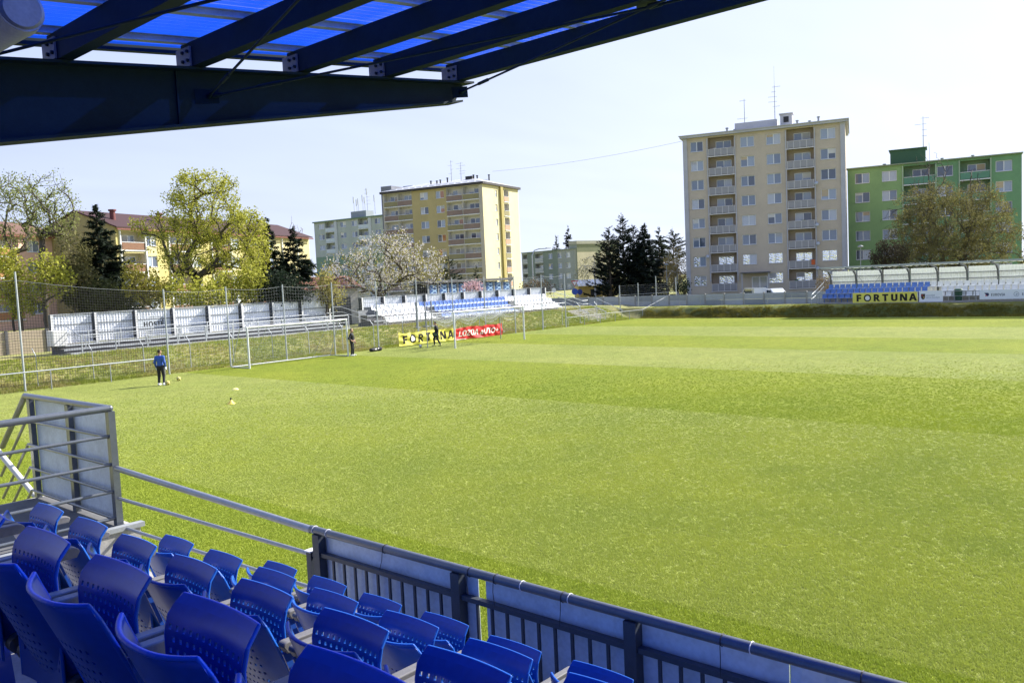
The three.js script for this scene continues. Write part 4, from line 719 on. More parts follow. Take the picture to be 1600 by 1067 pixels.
const plasterCream = plaster([0.5, 0.46, 0.38]);
const M_beige = plaster([0.56, 0.48, 0.375]), M_beigeTrim = plaster([0.5, 0.5, 0.53]), M_roofGrey = std([0.3, 0.3, 0.3], 0.9, { map: T_grain3 });
{ // the beige tower
  const r = rng(101), A = [109.91, 60.62], B = [116.82, 39.72], W = 22.02, Y0 = 1.1, Y1 = 23.9, g = blockAt('apartment_tower', 'tall beige apartment tower with two columns of balconies, tallest block in view', A, B);
  const tops = [23.36, 20.61, 17.85, 15.11, 12.29, 9.53, 6.73, 3.93], holes = [];
  tops.forEach((t, k) => {
    for (const [a, b] of [[1.07, 2.91], [8.12, 10.06], [11.68, 13.61], [18.82, 20.79]]) { if (k === 7 && a === 8.12) continue; holes.push({ k: 'w', u0: a, u1: b, y0: t - 1.47, y1: t }); }
    for (const [a, b] of [[3.62, 7.26], [14.42, 17.96]]) holes.push({ k: 'l', u0: a, u1: b, y0: t - 2.3, y1: t + 0.35 });
  });
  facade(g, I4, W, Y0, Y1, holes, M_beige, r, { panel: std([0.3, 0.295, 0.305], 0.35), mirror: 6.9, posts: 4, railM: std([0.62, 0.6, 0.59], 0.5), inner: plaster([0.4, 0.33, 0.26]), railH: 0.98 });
  blockBox(g, W, 13, Y0, Y1, plaster([0.55, 0.46, 0.35]), M_roofGrey);
  for (const [a, b] of [[0, 0.62], [21.4, 22.02]]) new MB().box((a + b) / 2, (Y0 + Y1) / 2, 0.07, b - a, Y1 - Y0 - 0.02, 0.13).build('pilaster', M_beigeTrim, g);
  for (const u of [3.5, 7.4, 14.3, 18.1]) new MB().box(u, (Y0 + Y1) / 2 + 0.8, 0.09, 0.13, Y1 - Y0 - 2.2, 0.17).build('downpipe_strip', M_beigeTrim, g);
  new MB().box(W / 2, Y1 + 0.16, -6.45, W + 0.7, 0.3, 14).box(W / 2, Y1 + 0.36, -6.45, W + 1.0, 0.1, 14.3).build('cornice', M_beigeTrim, g);
  new MB().box(10.1, Y1 + 1.1, -3.4, 5.8, 1.3, 3).build('lift_house', M_beigeTrim, g);
  const h = new MB().box(14.3, Y1 + 1.35, -2.6, 1.6, 1.9, 1.8).box(14.3, Y1 + 2.33, -2.6, 1.9, 0.08, 2.1).build('stair_head', M_beigeTrim, g); new MB().box(14.3, Y1 + 1.5, -1.69, 0.7, 0.8, 0.04).build('hatch', M.black, h);
  mast(g, 8.6, Y1 + 0.5, -2, 4.6, 2, r); mast(g, 12.7, Y1 + 1.7, -3, 5.0, 5, r); new MB().tube(V3(12.7, Y1 + 6.7, -3), V3(12.7, Y1 + 9.4, -3), 0.02, 0.012, 5).build('antenna', M.galvDull, g);
  vents(g, [[6.2, Y1 + 0.42, -1.2, 0.6], [15.8, Y1 + 0.42, -1.4, 0.6], [18.6, Y1 + 0.42, -1.4, 0.8], [7.2, Y1 + 0.42, -2, 0.4], [17.4, Y1 + 0.42, -2.2, 0.5]]);
  new MB().box(9.9, 4.05, 0.75, 4.0, 0.16, 1.6).build('porch_roof', M.concreteDark, g);
  const pg = new MB(); pg.box(8.1, 2.4, 1.4, 0.12, 3.2, 0.12).box(11.75, 2.4, 1.4, 0.12, 3.2, 0.12).build('porch_post', M_beigeTrim, g);
  const dr = new MB().box(10.4, 2.3, 0.03, 2.2, 2.4, 0.06).build('entrance_door', M_frame, g); new MB().box(9.87, 2.35, 0.07, 0.9, 2.1, 0.03).box(10.93, 2.35, 0.07, 0.9, 2.1, 0.03).build('pane', paneM[0], dr);
  for (const [u, y] of [[18.3, 15.9], [18.3, 10.2], [18.4, 7.6], [3.3, 6.6], [18.3, 4.2]]) { const d = new THREE.SphereGeometry(0.42, 14, 6, 0, 6.3, 0, 0.75); const m = mesh('satellite_dish', d, M.galv, g); m.position.set(u, y, 0.25); m.rotation.x = 1.35; m.rotation.z = 0.3; }
  const or = new MB().box(14.45 + 3.2, 5.15, 0.1, 0.5, 0.7, 0.04).build('orange_towel', std([0.6, 0.13, 0.04], 0.9), g); void or;
}
{ // the green tower
  const r = rng(102), A = [126.26, 42.68], B = [131.49, 21.36], W = 21.96, Y0 = 1.0, Y1 = 18.5, g = blockAt('apartment_tower', 'bright green apartment block at right, half hidden behind a broad tree', A, B), holes = [];
  for (let k = 0; k < 6; k++) { const t = 17.8 - k * 2.78; for (const [a, b] of [[1.01, 2.99], [4.62, 6.59], [11.72, 13.73], [18.88, 20.85]]) holes.push({ k: 'w', u0: a, u1: b, y0: t - 1.47, y1: t }); for (const [a, b] of [[7.5, 11.45], [14.62, 18.2]]) holes.push({ k: 'l', u0: a, u1: b, y0: t - 2.2, y1: t + 0.4 }); }
  const lt = plaster([0.26, 0.41, 0.18]), dk = plaster([0.17, 0.33, 0.17]), dk2 = plaster([0.13, 0.29, 0.2]);
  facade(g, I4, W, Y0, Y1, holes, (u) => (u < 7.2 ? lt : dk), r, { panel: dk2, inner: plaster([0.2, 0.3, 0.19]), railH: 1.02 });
  blockBox(g, W, 13, Y0, Y1, plaster([0.6, 0.56, 0.36]), M_roofGrey);
  for (const u of [7.35, 11.6, 14.5, 18.32]) new MB().box(u, Y1 / 2 + 0.4, 0.06, 0.14, Y1 - 1.2, 0.12).build('balcony_strip', plaster([0.4, 0.5, 0.36]), g);
  new MB().box(W / 2, Y1 + 0.09, -6.4, W + 0.3, 0.16, 13.5).build('parapet', std([0.25, 0.3, 0.2], 0.7), g);
  new MB().box(8.0, Y1 + 1.2, -3, 4.6, 2.1, 3.4).box(8.0, Y1 + 2.3, -3, 5.0, 0.1, 3.8).build('lift_house', plaster([0.05, 0.12, 0.07]), g);
  mast(g, 10.0, Y1 + 2.3, -3, 4.6, 4, r); vents(g, [[4.9, Y1 + 0.17, -1.5, 0.2], [12.4, Y1 + 0.17, -1.5, 0.25], [16.2, Y1 + 0.17, -1.5, 0.25]]);
}
{ // the yellow tower, seen on the corner
  const r = rng(103), A = [109.96, 127.81], B = [115.59, 104.48], W = 22.75, Y0 = 1, Y1 = 22.75, D = 14.9, g = blockAt('apartment_tower', 'yellow apartment tower seen at its corner with brown and olive balcony panels', A, B), holes = [];
  const ol = plaster([0.28, 0.25, 0.13]), br = plaster([0.26, 0.19, 0.16]), ye = plaster([0.46, 0.38, 0.18]);
  for (let k = 0; k < 8; k++) {
    const t = 22.26 - k * 2.77;
    for (const [a, b] of [[8.79, 10.65], [12.44, 14.31]]) holes.push({ k: 'w', u0: a, u1: b, y0: t - 1.4, y1: t });
    [[0.3, 3.5], [3.62, 6.9], [14.85, 18.3], [18.45, 21.95]].forEach(([a, b], i) => holes.push({ k: 'l', u0: a, u1: b, y0: t - 2.15, y1: t + 0.35, pm: (k * 7 + i * 3 + (i > 1 ? 1 : 0)) % 5 < 2 ? ol : br }));
  }
  const inn = plaster([0.66, 0.64, 0.6]);
  facade(g, I4, W, Y0, Y1, holes, (u) => (u > 14.8 || u < 7 ? plasterCream : ye), r, { panel: br, inner: inn, railH: 1.0, warm: true });
  const sideM = plaster([0.68, 0.61, 0.36]), F = new THREE.Matrix4().makeRotationY(Math.PI / 2).setPosition(W, 0, 0), sh = [];
  for (let k = 0; k < 8; k++) { const t = 22.0 - k * 2.77; sh.push({ k: 'w', u0: 4.9, u1: 5.8, y0: t - 1.3, y1: t }, { k: 'l', u0: 8.6, u1: 10.7, y0: t - 2.0, y1: t + 0.4, pm: k % 3 === 1 ? ol : plaster([0.5, 0.3, 0.2]) }); }
  facade(g, F, D, Y0, Y1, sh, sideM, r, { panel: br, inner: inn, deep: 1.6 });
  new MB().quad(V3(0, Y0, -D), V3(0, Y0, 0), V3(0, Y1, 0), V3(0, Y1, -D)).quad(V3(W, Y0, -D), V3(0, Y0, -D), V3(0, Y1, -D), V3(W, Y1, -D)).build('wall', plaster([0.3, 0.3, 0.3]), g);
  new MB().box(5.6, (Y0 + Y1) / 2, W * 0, 0.01, 0.01, 0.01).box(W + 0.2, (Y0 + Y1) / 2, -7.2, 0.36, Y1 - Y0, 1.0).build('stair_strip', plaster([0.36, 0.3, 0.1]), g);
  const e = 0.45, rid = 1.9, rf = std([0.62, 0.63, 0.66], 0.45, { metalness: 0.3, map: T_grain3 }), y = Y1 + 0.42;
  new MB().quad(V3(-e, y, e), V3(W + e, y, e), V3(W - 6, y + rid, -D / 2), V3(6, y + rid, -D / 2)).quad(V3(W + e, y, -D - e), V3(-e, y, -D - e), V3(6, y + rid, -D / 2), V3(W - 6, y + rid, -D / 2)).tri(V3(W + e, y, e), V3(W + e, y, -D - e), V3(W - 6, y + rid, -D / 2)).tri(V3(-e, y, -D - e), V3(-e, y, e), V3(6, y + rid, -D / 2)).build('roof', rf, g);
  new MB().box(W / 2, Y1 + 0.2, -D / 2, W + 0.86, 0.42, D + 0.86).build('eaves', std([0.035, 0.03, 0.03], 0.6), g);
  for (let k = 0; k < 16; k++) new MB().box(0.6 + k * 1.5, y + 0.36, -0.9, 1.1, 0.05, 0.12).build('snow_guard', M.galvDull, g);
  new MB().box(-1.4, Y1 - 10.2, -5.4, 2.6, 24.4, 4.2).build('lift_shaft', plaster([0.2, 0.21, 0.24]), g); new MB().box(2.0, Y1 + 1.3, -7.2, 2.4, 1.4, 2).build('roof_box', M.galv, g);
  mast(g, 13.2, y + 1.2, -5, 4.2, 4, r, M.galvDull); mast(g, 15.4, y + 1.2, -5, 3.6, 5, r, M.galvDull);
  vents(g, [[9, y + 0.9, -4, 0.7], [10.4, y + 1, -4, 0.5], [11.2, y + 1.1, -4, 0.5], [12.6, y + 1.1, -4.4, 0.8], [18.2, y + 1.4, -5, 0.6], [19.0, y + 1.3, -5, 0.5], [21.6, y + 0.7, -5, 1.0]], M.black);
  new MB().box(16.8, y + 1.7, -6, 1.5, 0.7, 1).build('roof_hatch', M.black, g);
}
{ // grey green slab behind
  const r = rng(104), A = [137.7, 189.06], B = [141.08, 163.76], W = 25.5, Y0 = 1, Y1 = 22.5, g = blockAt('apartment_block', 'distant grey green apartment slab with phone masts, left of the yellow tower', A, B), holes = [];
  for (let k = 0; k < 8; k++) { const t = 22.1 - k * 2.85; for (const [a, b] of [[1.68, 3.8], [9.75, 11.9], [13.9, 15.9], [22.1, 24.1]]) holes.push({ k: 'w', u0: a, u1: b, y0: t - 1.45, y1: t }); for (const [a, b] of [[4.25, 7.7], [16.4, 20]]) holes.push({ k: 'l', u0: a, u1: b, y0: t - 2.3, y1: t + 0.3 }); }
  const c1 = plaster([0.41, 0.45, 0.41]), c2 = plaster([0.2, 0.29, 0.21]);
  facade(g, I4, W, 13.2, Y1, holes.filter((h) => h.y0 > 13.2), c1, r, { panel: std([0.5, 0.56, 0.6], 0.4), inner: plaster([0.42, 0.45, 0.42]) });
  facade(g, I4, W, Y0, 13.19, holes.filter((h) => h.y1 < 13.19), c2, r, { panel: std([0.5, 0.56, 0.6], 0.4), inner: plaster([0.42, 0.45, 0.42]) });
  blockBox(g, W, 12, Y0, Y1, c1, M_roofGrey);
  for (const u of [8.2, 20.5]) new MB().box(u, Y1 / 2 + 0.5, 0.12, 1.0, Y1 - 1, 0.22).build('balcony_strip', plaster([0.52, 0.55, 0.56]), g);
  new MB().box(W / 2, Y1 + 0.15, -5.9, W + 0.5, 0.3, 12.6).build('parapet', std([0.12, 0.19, 0.13], 0.7), g);
  new MB().box(15.2, Y1 + 1.2, -3, 5.4, 1.8, 3).build('lift_house', plaster([0.3, 0.33, 0.36]), g);
  for (const [x, h] of [[12.4, 5.2], [13.4, 4.4], [14.0, 4.6], [15.6, 5.4], [16.3, 4.8], [17.2, 7.0], [19.8, 5.0]]) { const m = mast(g, x, Y1 + 1, -3, h, x > 17 && x < 18 ? 5 : 0, r); new MB().box(x, Y1 + 1 + h - 0.9, -2.9, 0.26, 1.7, 0.16).build('panel_aerial', M.galv, m); }
}
{ // low grey green block with its gable
  const r = rng(105), A = [184.77, 155.11], B = [180.3, 132.73], W = 22.8, Y0 = 0.8, Y1 = 12.2, g = blockAt('apartment_block', 'long low grey green apartment block in the distance between the two towers', A, B), holes = [];
  for (let k = 0; k < 4; k++) { const t = 11.5 - k * 2.82; for (const [a, b] of [[11.75, 13.54], [15.8, 17.4], [19.0, 20.9]]) holes.push({ k: 'w', u0: a, u1: b, y0: t - 1.45, y1: t }); for (const [a, b] of [[0.5, 2.6], [6, 9.6]]) holes.push({ k: 'l', u0: a, u1: b, y0: t - 2.1, y1: t + 0.2 }); }
  const c1 = plaster([0.32, 0.34, 0.31]), c2 = plaster([0.2, 0.24, 0.2]);
  facade(g, I4, W, Y0, Y1, holes, (u) => (u > 10 && u < 15 ? c2 : u < 5.9 && u > 2.6 ? c2 : c1), r, { panel: std([0.34, 0.36, 0.36], 0.5) }); blockBox(g, W, 12, Y0, Y1, c1, M_roofGrey);
  new MB().box(W / 2, Y1 + 0.1, -5.9, W + 0.4, 0.2, 12.4).build('parapet', std([0.2, 0.24, 0.2], 0.7), g); mast(g, 11.7, Y1, -4, 4.4, 2, r);
}
{
  const A = [180.75, 132.3], B = [196.4, 129.15], g = blockAt('apartment_block', 'pale yellow windowless gable end with an olive band beside the dark pines', A, B), W = 16, Y1 = 14.2;
  new MB().quad(V3(0, 0.8, 0), V3(W, 0.8, 0), V3(W, Y1 - 2.9, 0), V3(0, Y1 - 2.9, 0)).build('gable_wall', plaster([0.56, 0.51, 0.35]), g);
  new MB().quad(V3(0, Y1 - 2.9, 0), V3(W, Y1 - 2.9, 0), V3(W, Y1 - 0.8, 0), V3(0, Y1 - 0.8, 0)).build('band', plaster([0.22, 0.235, 0.14]), g);
  new MB().box(7.6, 6, 0.02, 1.4, 10.6, 0.05).build('band', plaster([0.24, 0.255, 0.16]), g);
  blockBox(g, W, 3, 0.8, Y1, plaster([0.3, 0.33, 0.27]), M_roofGrey); new MB().box(W / 2, Y1 - 0.3, -1.5, W + 0.3, 0.9, 3.3).build('parapet', plaster([0.42, 0.41, 0.32]), g);
}
function gableHouse(name, label, A, B, W, D, Y0, Y1, rise, holes, wall, style, r, roofM, gable) {
  const g = blockAt(name, label, A, B); facade(g, I4, W, Y0, Y1, holes, wall, r, style);
  const b = new MB(); b.quad(V3(0, Y0, -D), V3(0, Y0, 0), V3(0, Y1, 0), V3(0, Y1, -D)).tri(V3(0, Y1, -D), V3(0, Y1, 0), V3(0, Y1 + rise, -D / 2)).quad(V3(W, Y0, 0), V3(W, Y0, -D), V3(W, Y1, -D), V3(W, Y1, 0)).tri(V3(W, Y1, 0), V3(W, Y1, -D), V3(W, Y1 + rise, -D / 2)).quad(V3(W, Y0, -D), V3(0, Y0, -D), V3(0, Y1, -D), V3(W, Y1, -D)); b.build('gable_wall', gable, g);
  const e = 0.6, k = rise / (D / 2), rf = new MB(), q = (x, z, o) => V3(x, Y1 + rise - Math.abs(z + D / 2) * k + o, z);
  for (const z of [e, -D - e]) rf.hexa([q(-0.3, z, 0.03), q(W + 0.3, z, 0.03), q(W + 0.3, -D / 2, 0.03), q(-0.3, -D / 2, 0.03), q(-0.3, z, 0.2), q(W + 0.3, z, 0.2), q(W + 0.3, -D / 2, 0.2), q(-0.3, -D / 2, 0.2)]);
  const ro = rf.build('roof', roofM, g); new MB().box(W / 2, Y1 - rise * 0 - 0.12 + (rise - (D / 2 + e) * k), e + 0.06, W + 0.6, 0.16, 0.14).build('gutter', std([0.16, 0.04, 0.035], 0.6), ro);
  return g;
}
{
  const r = rng(106), holes = [], brownP = std([0.2, 0.1, 0.055], 0.8, { map: T_grain1 });
  for (let k = 0; k < 4; k++) {
    const t = 12.75 - k * 2.78;
    for (let c = 0; c < 5; c++) { const o = c * 8.2 + 0.7; if (o + 7.6 > 41) continue; holes.push({ k: 'l', u0: o, u1: o + 3.9, y0: t - 2.15, y1: t + 0.25 }, { k: 'w', u0: o + 4.25, u1: o + 5.95, y0: t - 1.55, y1: t - 0.1 }); }
  }
  const yl = plaster([0.6, 0.53, 0.28]), yd = plaster([0.5, 0.43, 0.17]);
  const g = gableHouse('apartment_house', 'long yellow apartment house with red brown roof and wooden balconies behind the trees', [47.03, 105.95], [85.74, 119.42], 40.98, 13, 1, 13.5, 2.3, holes, (u) => ((u + 1.4) % 8.2 < 1.9 ? yd : yl), { panel: brownP, inner: plaster([0.6, 0.54, 0.4]), railH: 0.98 }, r, std([0.045, 0.014, 0.017], 0.85, { map: T_grain1 }), plaster([0.34, 0.29, 0.13]));
  for (let c = 0; c < 5; c++) for (const u of [c * 8.2 + 0.6, c * 8.2 + 4.7]) new MB().box(u, 7.2, 0.1, 0.16, 12, 0.2).build('balcony_strip', M.white, g);
  for (const x of [2.6, 10.5, 21, 32]) new MB().tube(V3(x, 13.8, -3), V3(x, 15.8, -3), 0.35, 0.35, 10).tube(V3(x, 15.8, -3), V3(x, 16.0, -3), 0.5, 0.5, 10).build('chimney', std([0.13, 0.03, 0.03], 0.7), g);
}
{
  const r = rng(107), holes = []; for (let k = 0; k < 4; k++) { const t = 12.25 - k * 2.6; holes.push({ k: 'w', u0: 10.2, u1: 12.4, y0: t - 1.45, y1: t }, { k: 'l', u0: 4.2, u1: 8.9, y0: t - 2.0, y1: t + 0.3 }, { k: 'w', u0: 1, u1: 2.8, y0: t - 1.45, y1: t }); }
  const pk = plaster([0.62, 0.4, 0.31]);
  gableHouse('apartment_house', 'salmon pink apartment house with a brown roof at the left edge', [30.7, 109.1], [46.82, 118.4], 17.4, 13, 1, 13.0, 2.0, holes, pk, { panel: std([0.3, 0.14, 0.06], 0.8), inner: plaster([0.6, 0.45, 0.38]) }, r, std([0.15, 0.075, 0.05], 0.8, { map: T_grain1 }), plaster([0.4, 0.16, 0.11]));
}

// ---------------------------------------------------------------- small buildings behind the terraces
{
  const g = thing('garage', 'small garage with grey roller door and red roof between the two terraces', 'building', P(45.4, 1.0, 60.5), -0.25);
  new MB().box(0, 1.7, -2.5, 5.2, 3.4, 5).build('wall', plaster([0.5, 0.48, 0.45]), g); const d = new MB(); for (let k = 0; k < 12; k++) d.box(0.4, 0.2 + k * 0.22, 0.03 + (k % 2) * 0.008, 2.9, 0.215, 0.05); d.build('roller_door', M.concreteDark, g);
  const r = new MB(); r.hexa([V3(-2.9, 3.42, 0.4), V3(2.9, 3.42, 0.4), V3(2.9, 4.5, -2.5), V3(-2.9, 4.5, -2.5), V3(-2.9, 3.55, 0.4), V3(2.9, 3.55, 0.4), V3(2.9, 4.63, -2.5), V3(-2.9, 4.63, -2.5)]); r.build('roof', std([0.22, 0.1, 0.07], 0.85, { map: T_grain1 }), g);
  new MB().box(3.6, 1.9, -3, 1.9, 3.8, 3).build('side_shed', plaster([0.45, 0.5, 0.55]), g);
}
{
  const g = thing('ticket_gates', 'row of blue panelled gates under a flat grey roof behind the seated terrace', 'building', P(57.6, 2.75, 60.5), 0.0);
  const chev = canvasMat(128, 128, (x, w, h) => { x.fillStyle = '#2c548e'; x.fillRect(0, 0, w, h); x.strokeStyle = '#9fbfdd'; x.lineWidth = 9; for (let k = -1; k < 4; k++) { x.beginPath(); x.moveTo(w, k * 34 + 4); x.lineTo(w * 0.25, k * 34 + 34); x.lineTo(w, k * 34 + 64); x.stroke(); } }, 0.5);
  new MB().box(6, -0.9, -1, 12.8, 1.8, 2).build('base_wall', M.concreteWall, g); new MB().box(6, 1.95, -1, 13, 0.24, 2.6).build('roof', M.concreteDark, g); new MB().box(6, 0.9, -2.0, 12.6, 1.8, 0.15).build('rear_wall', std([0.04, 0.045, 0.05], 0.8), g);
  for (let k = 0; k < 9; k++) { const p = mesh('gate_panel', new THREE.BoxGeometry(1.0, 1.5, 0.06), chev, g); p.position.set(0.4 + k * 1.4, 0.9, 0.0); }
  for (let k = 0; k < 10; k++) new MB().box(-0.3 + k * 1.4, 0.9, 0, 0.14, 1.8, 0.14).build('post', M.galvDull, g);
}
{
  const g = thing('market_kiosk', 'low yellow kiosk with a white sheet metal roof in front of the pale gable', 'building', atDepth(905, 464, 118).setY(1), -0.75);
  new MB().box(2.6, 1.1, -1.5, 5.2, 2.2, 3).build('wall', plaster([0.6, 0.42, 0.12]), g); const a = new MB(); for (let k = 0; k < 12; k++) a.hexa([V3(k * 0.46 - 0.2, 2.25, 0.9), V3(k * 0.46 + 0.2, 2.25, 0.9), V3(k * 0.46 + 0.2, 3.1, -1.6), V3(k * 0.46 - 0.2, 3.1, -1.6), V3(k * 0.46 - 0.2, 2.3, 0.9), V3(k * 0.46 + 0.2, 2.3, 0.9), V3(k * 0.46 + 0.2, 3.15, -1.6), V3(k * 0.46 - 0.2, 3.15, -1.6)]); a.build('awning', M.white, g);
  new MB().box(2.4, 1.3, 0.02, 1.4, 0.9, 0.05).build('hatch', M.black, g);
}

{
  const t = thing('garden_wall', 'tan panelled garden wall with dark posts behind the net at the left edge', 'wall'), tan = std([0.4, 0.33, 0.24], 0.9, { map: T_plaster });
  for (let X = 9, k = 0; X < 21; X += 2.4, k++) { for (let j = 0; j < 3; j++) new MB().slab(X + 0.09, X + 2.31, 0.9 + j * 0.6, 1.485 + j * 0.6, 58.4, 58.46).build('wall_panel', tan, t); new MB().slab(X - 0.085, X + 0.085, 0.8, 2.75, 58.33, 58.5).build('wall_post', M.concreteDark, t); }
}
// ---------------------------------------------------------------- far wall, far stand
{
  const t = thing('concrete_wall', 'grey precast concrete wall along the top of the far bank', 'wall'), r = rng(31), tones = [0, 1, 2].map((k) => std([0.3 + k * 0.06, 0.32 + k * 0.06, 0.34 + k * 0.065], 0.9, { map: T_plaster, bumpMap: T_grain3, bumpScale: 0.004 }));
  for (let T = 28.6, k = 0; T < 66; T += 2.15, k++) {
    for (let j = 0; j < 2; j++) new MB().slab(79.03, 79.08, 0.95 + j * 0.6, 1.535 + j * 0.6, T + 0.07, T + 2.08).build('precast_panel', tones[(r() * 2.99) | 0], t);
    new MB().slab(78.97, 79.13, 0.8, 2.22, T - 0.065, T + 0.065).build('wall_post', M.concrete, t);
  }
}
{
  const t = thing('bank_railing', 'thin pipe rail on the crest of the far bank', 'railing');
  new MB().tube(P(77.2, 1.95, 46), P(76.9, 1.98, 28.8), 0.028, 0.028, 6).build('rail', M.galvDull, t);
  for (let T = 29; T < 46; T += 2.4) new MB().tube(P(77, 1.0, T), P(77, 1.95, T), 0.025, 0.025, 6).build('post', M.galvDull, t);
}
const FT = []; for (let k = 0; k < 12; k++) FT.push(28.3 - k * 2.3);
{
  const t = thing('far_stand', 'long low covered stand with a white ribbed back wall on the far side', 'grandstand'), T0 = 28.45, T1 = 3.0;
  [1.15, 1.55, 1.95].forEach((y, k) => new MB().slab(76.3 + k * 0.85, 77.145 + k * 0.85, 0.6, y, T0, T1).build('step', M.concrete, t));
  new MB().slab(76.1, 76.298, 0.55, 1.1, T0 + 0.1, T1).build('kerb', M.concrete, t);
  const sheetM = phys([0.7, 0.73, 0.72], 0.9, { transmission: 0.1, thickness: 0 });
  for (let k = 0; k + 1 < FT.length; k++) {
    corrugated(FT[k] - 0.06, FT[k + 1] + 0.06, 1.95, 3.95, 79, 0.23, 0.035, 'wall_sheet', sheetM, t, 'T');
    for (const y of [2.45, 2.95, 3.45]) new MB().slab(78.86, 78.94, y - 0.04, y + 0.04, FT[k] - 0.08, FT[k + 1] + 0.08).build('girt', M.galvDull, t);
    const rs = new MB(), n = 9; for (let i = 0; i < n; i++) for (let j = 0; j < 6; j++) { const a = (q) => lerp(FT[k], FT[k + 1], q / n), X = (q) => lerp(75.9, 79.15, q / 6), Y = (q) => 4.36 - 0.18 * (q / 6) ** 1.5 + 0, w = (q) => (q % 2) * 0.03; rs.quad(P(X(j), Y(j) + w(i), a(i)), P(X(j), Y(j) + w(i + 1), a(i + 1)), P(X(j + 1), Y(j + 1) + w(i + 1), a(i + 1)), P(X(j + 1), Y(j + 1) + w(i), a(i))); }
    rs.build('roof_sheet', phys([0.8, 0.84, 0.8], 0.85, { transmission: 0.8, thickness: 0 }), t);
    new MB().slab(75.88, 75.96, 4.28, 4.4, FT[k] - 0.02, FT[k + 1] + 0.02).build('fascia', M.galv, t);
    for (const X of [76.9, 77.9]) new MB().slab(X - 0.04, X + 0.04, 4.22, 4.3, FT[k] - 0.1, FT[k + 1] + 0.1).build('purlin', M.galvDull, t);
  }
  for (const T of FT) { // curved cantilever frames
    const pr = [[78.78, 1.9], [78.78, 3.1], [78.62, 3.65], [78.1, 3.98], [76.0, 4.27]], wd = [0.16, 0.17, 0.2, 0.16, 0.08], b = new MB();
    for (let i = 0; i + 1 < pr.length; i++) b.bar(P(pr[i][0], pr[i][1], T), P(pr[i + 1][0], pr[i + 1][1], T), 0.12, (wd[i] + wd[i + 1]) / 2, V3(-0.5, 0.8, 0)); b.build('roof_frame', M.frameGrey, t);
  }
  new MB().tube(P(78.82, 3.7, FT[1]), P(78.82, 2.1, (FT[1] + FT[2]) / 2), 0.02, 0.02, 5).tube(P(78.82, 3.7, FT[2]), P(78.82, 2.1, (FT[1] + FT[2]) / 2), 0.02, 0.02, 5).build('brace', M.galvDull, t);
  new MB().tube(P(76.25, 1.95, T0), P(76.25, 1.95, T1), 0.03, 0.03, 6).tube(P(76.25, 1.55, T0), P(76.25, 1.55, T1), 0.022, 0.022, 6).build('front_rail', M.galvDull, t);
  for (let T = T0; T > T1; T -= 1.6) new MB().slab(76.22, 76.28, 1.0, 1.95, T - 0.03, T + 0.03).build('rail_post', M.galvDull, t);
  new MB().path([P(78.6, 3.0, 28.9), P(77.2, 2.2, 29.2), P(76.2, 1.9, 29.2), P(76.2, 1.0, 29.2)], 0.025, 6).path([P(78.6, 2.6, 28.9), P(77.2, 1.8, 29.2), P(76.2, 1.5, 29.2)], 0.02, 6).build('stair_rail', M.galv, t);
  const names = ['lowest', 'middle', 'upper'];
  [1.15, 1.55, 1.95].forEach((y, k) => {
    let nb = 0, nw = 0; const X = 76.85 + k * 0.85;
    for (let i = 0; i < 44; i++) { const T = 28.2 - i * 0.52; if (T < 9.5) break; const blue = T > 19.4; if (!blue && k < 2 && T > 18.6 - (1 - k) * 0.2) continue; blue ? nb++ : nw++; bucket(blue ? 'blue' : 'white', blue ? `${ord(nb)} blue bucket seat from the left in the ${names[k]} row of the far covered stand` : `${ord(nw)} white bucket seat from the left in the ${names[k]} row of the far covered stand`, P(X, y, T), Math.PI, (blue ? 'blue' : 'white') + ' seats of the far covered stand'); }
  });
}
function flatBoard(label, T0, T1, y0, y1, m) { const o = thing('advertising_board', label, 'sign', P(76.17, (y0 + y1) / 2, (T0 + T1) / 2), -Math.PI / 2); mesh('printed_face', new THREE.PlaneGeometry(T0 - T1, y1 - y0), m, o).position.z = 0.026; mesh('backing', new THREE.BoxGeometry(T0 - T1, y1 - y0, 0.045), M.white, o); }
flatBoard('yellow board with black lettering on the front rail of the far stand', 25.45, 20.05, 1.08, 1.99, canvasMat(1024, 172, fortuna));
flatBoard('white board with a small coat of arms beside the yellow board on the far stand', 19.92, 18.08, 1.1, 2.03, canvasMat(512, 260, (x, w, h) => { x.fillStyle = '#eceff3'; x.fillRect(0, 0, w, h); x.fillStyle = '#3b3230'; x.beginPath(); x.moveTo(40, 70); x.lineTo(130, 70); x.lineTo(130, 150); x.quadraticCurveTo(120, 195, 85, 205); x.quadraticCurveTo(50, 195, 40, 150); x.fill(); x.fillStyle = '#9a2f2a'; x.fillRect(52, 82, 30, 44); x.fillStyle = '#b9a052'; x.fillRect(90, 132, 28, 40); text(x, 'STATUT\u00c1RN\u00cd', 150, 125, 38, 190, '#7b8794', 'bold'); text(x, 'M\u011aSTO PROST\u011aJOV', 150, 175, 38, 300, '#8a95a2', 'bold'); }));
flatBoard('long white board with grey sponsor lettering at the right edge', 15.35, 8.5, 1.22, 2.0, canvasMat(1024, 118, (x, w, h) => { x.fillStyle = '#e8ecf2'; x.fillRect(0, 0, w, h); x.fillStyle = '#1d2750'; x.beginPath(); x.moveTo(50, 38); x.lineTo(95, 38); x.lineTo(104, 60); x.lineTo(90, 82); x.lineTo(70, 62); x.fill(); x.fillStyle = '#b5302f'; x.fillRect(62, 66, 20, 12); text(x, 'EUROVIA', 122, 78, 44, 150, '#39414f'); x.strokeStyle = '#8c95a1'; x.lineWidth = 5; x.beginPath(); x.arc(390, 60, 26, 0, 7); x.stroke(); text(x, 'e', 378, 74, 40, 24, '#8c95a1', 'italic bold'); text(x, 'ELMO-PLAST', 445, 76, 40, 215, '#59626e'); }));
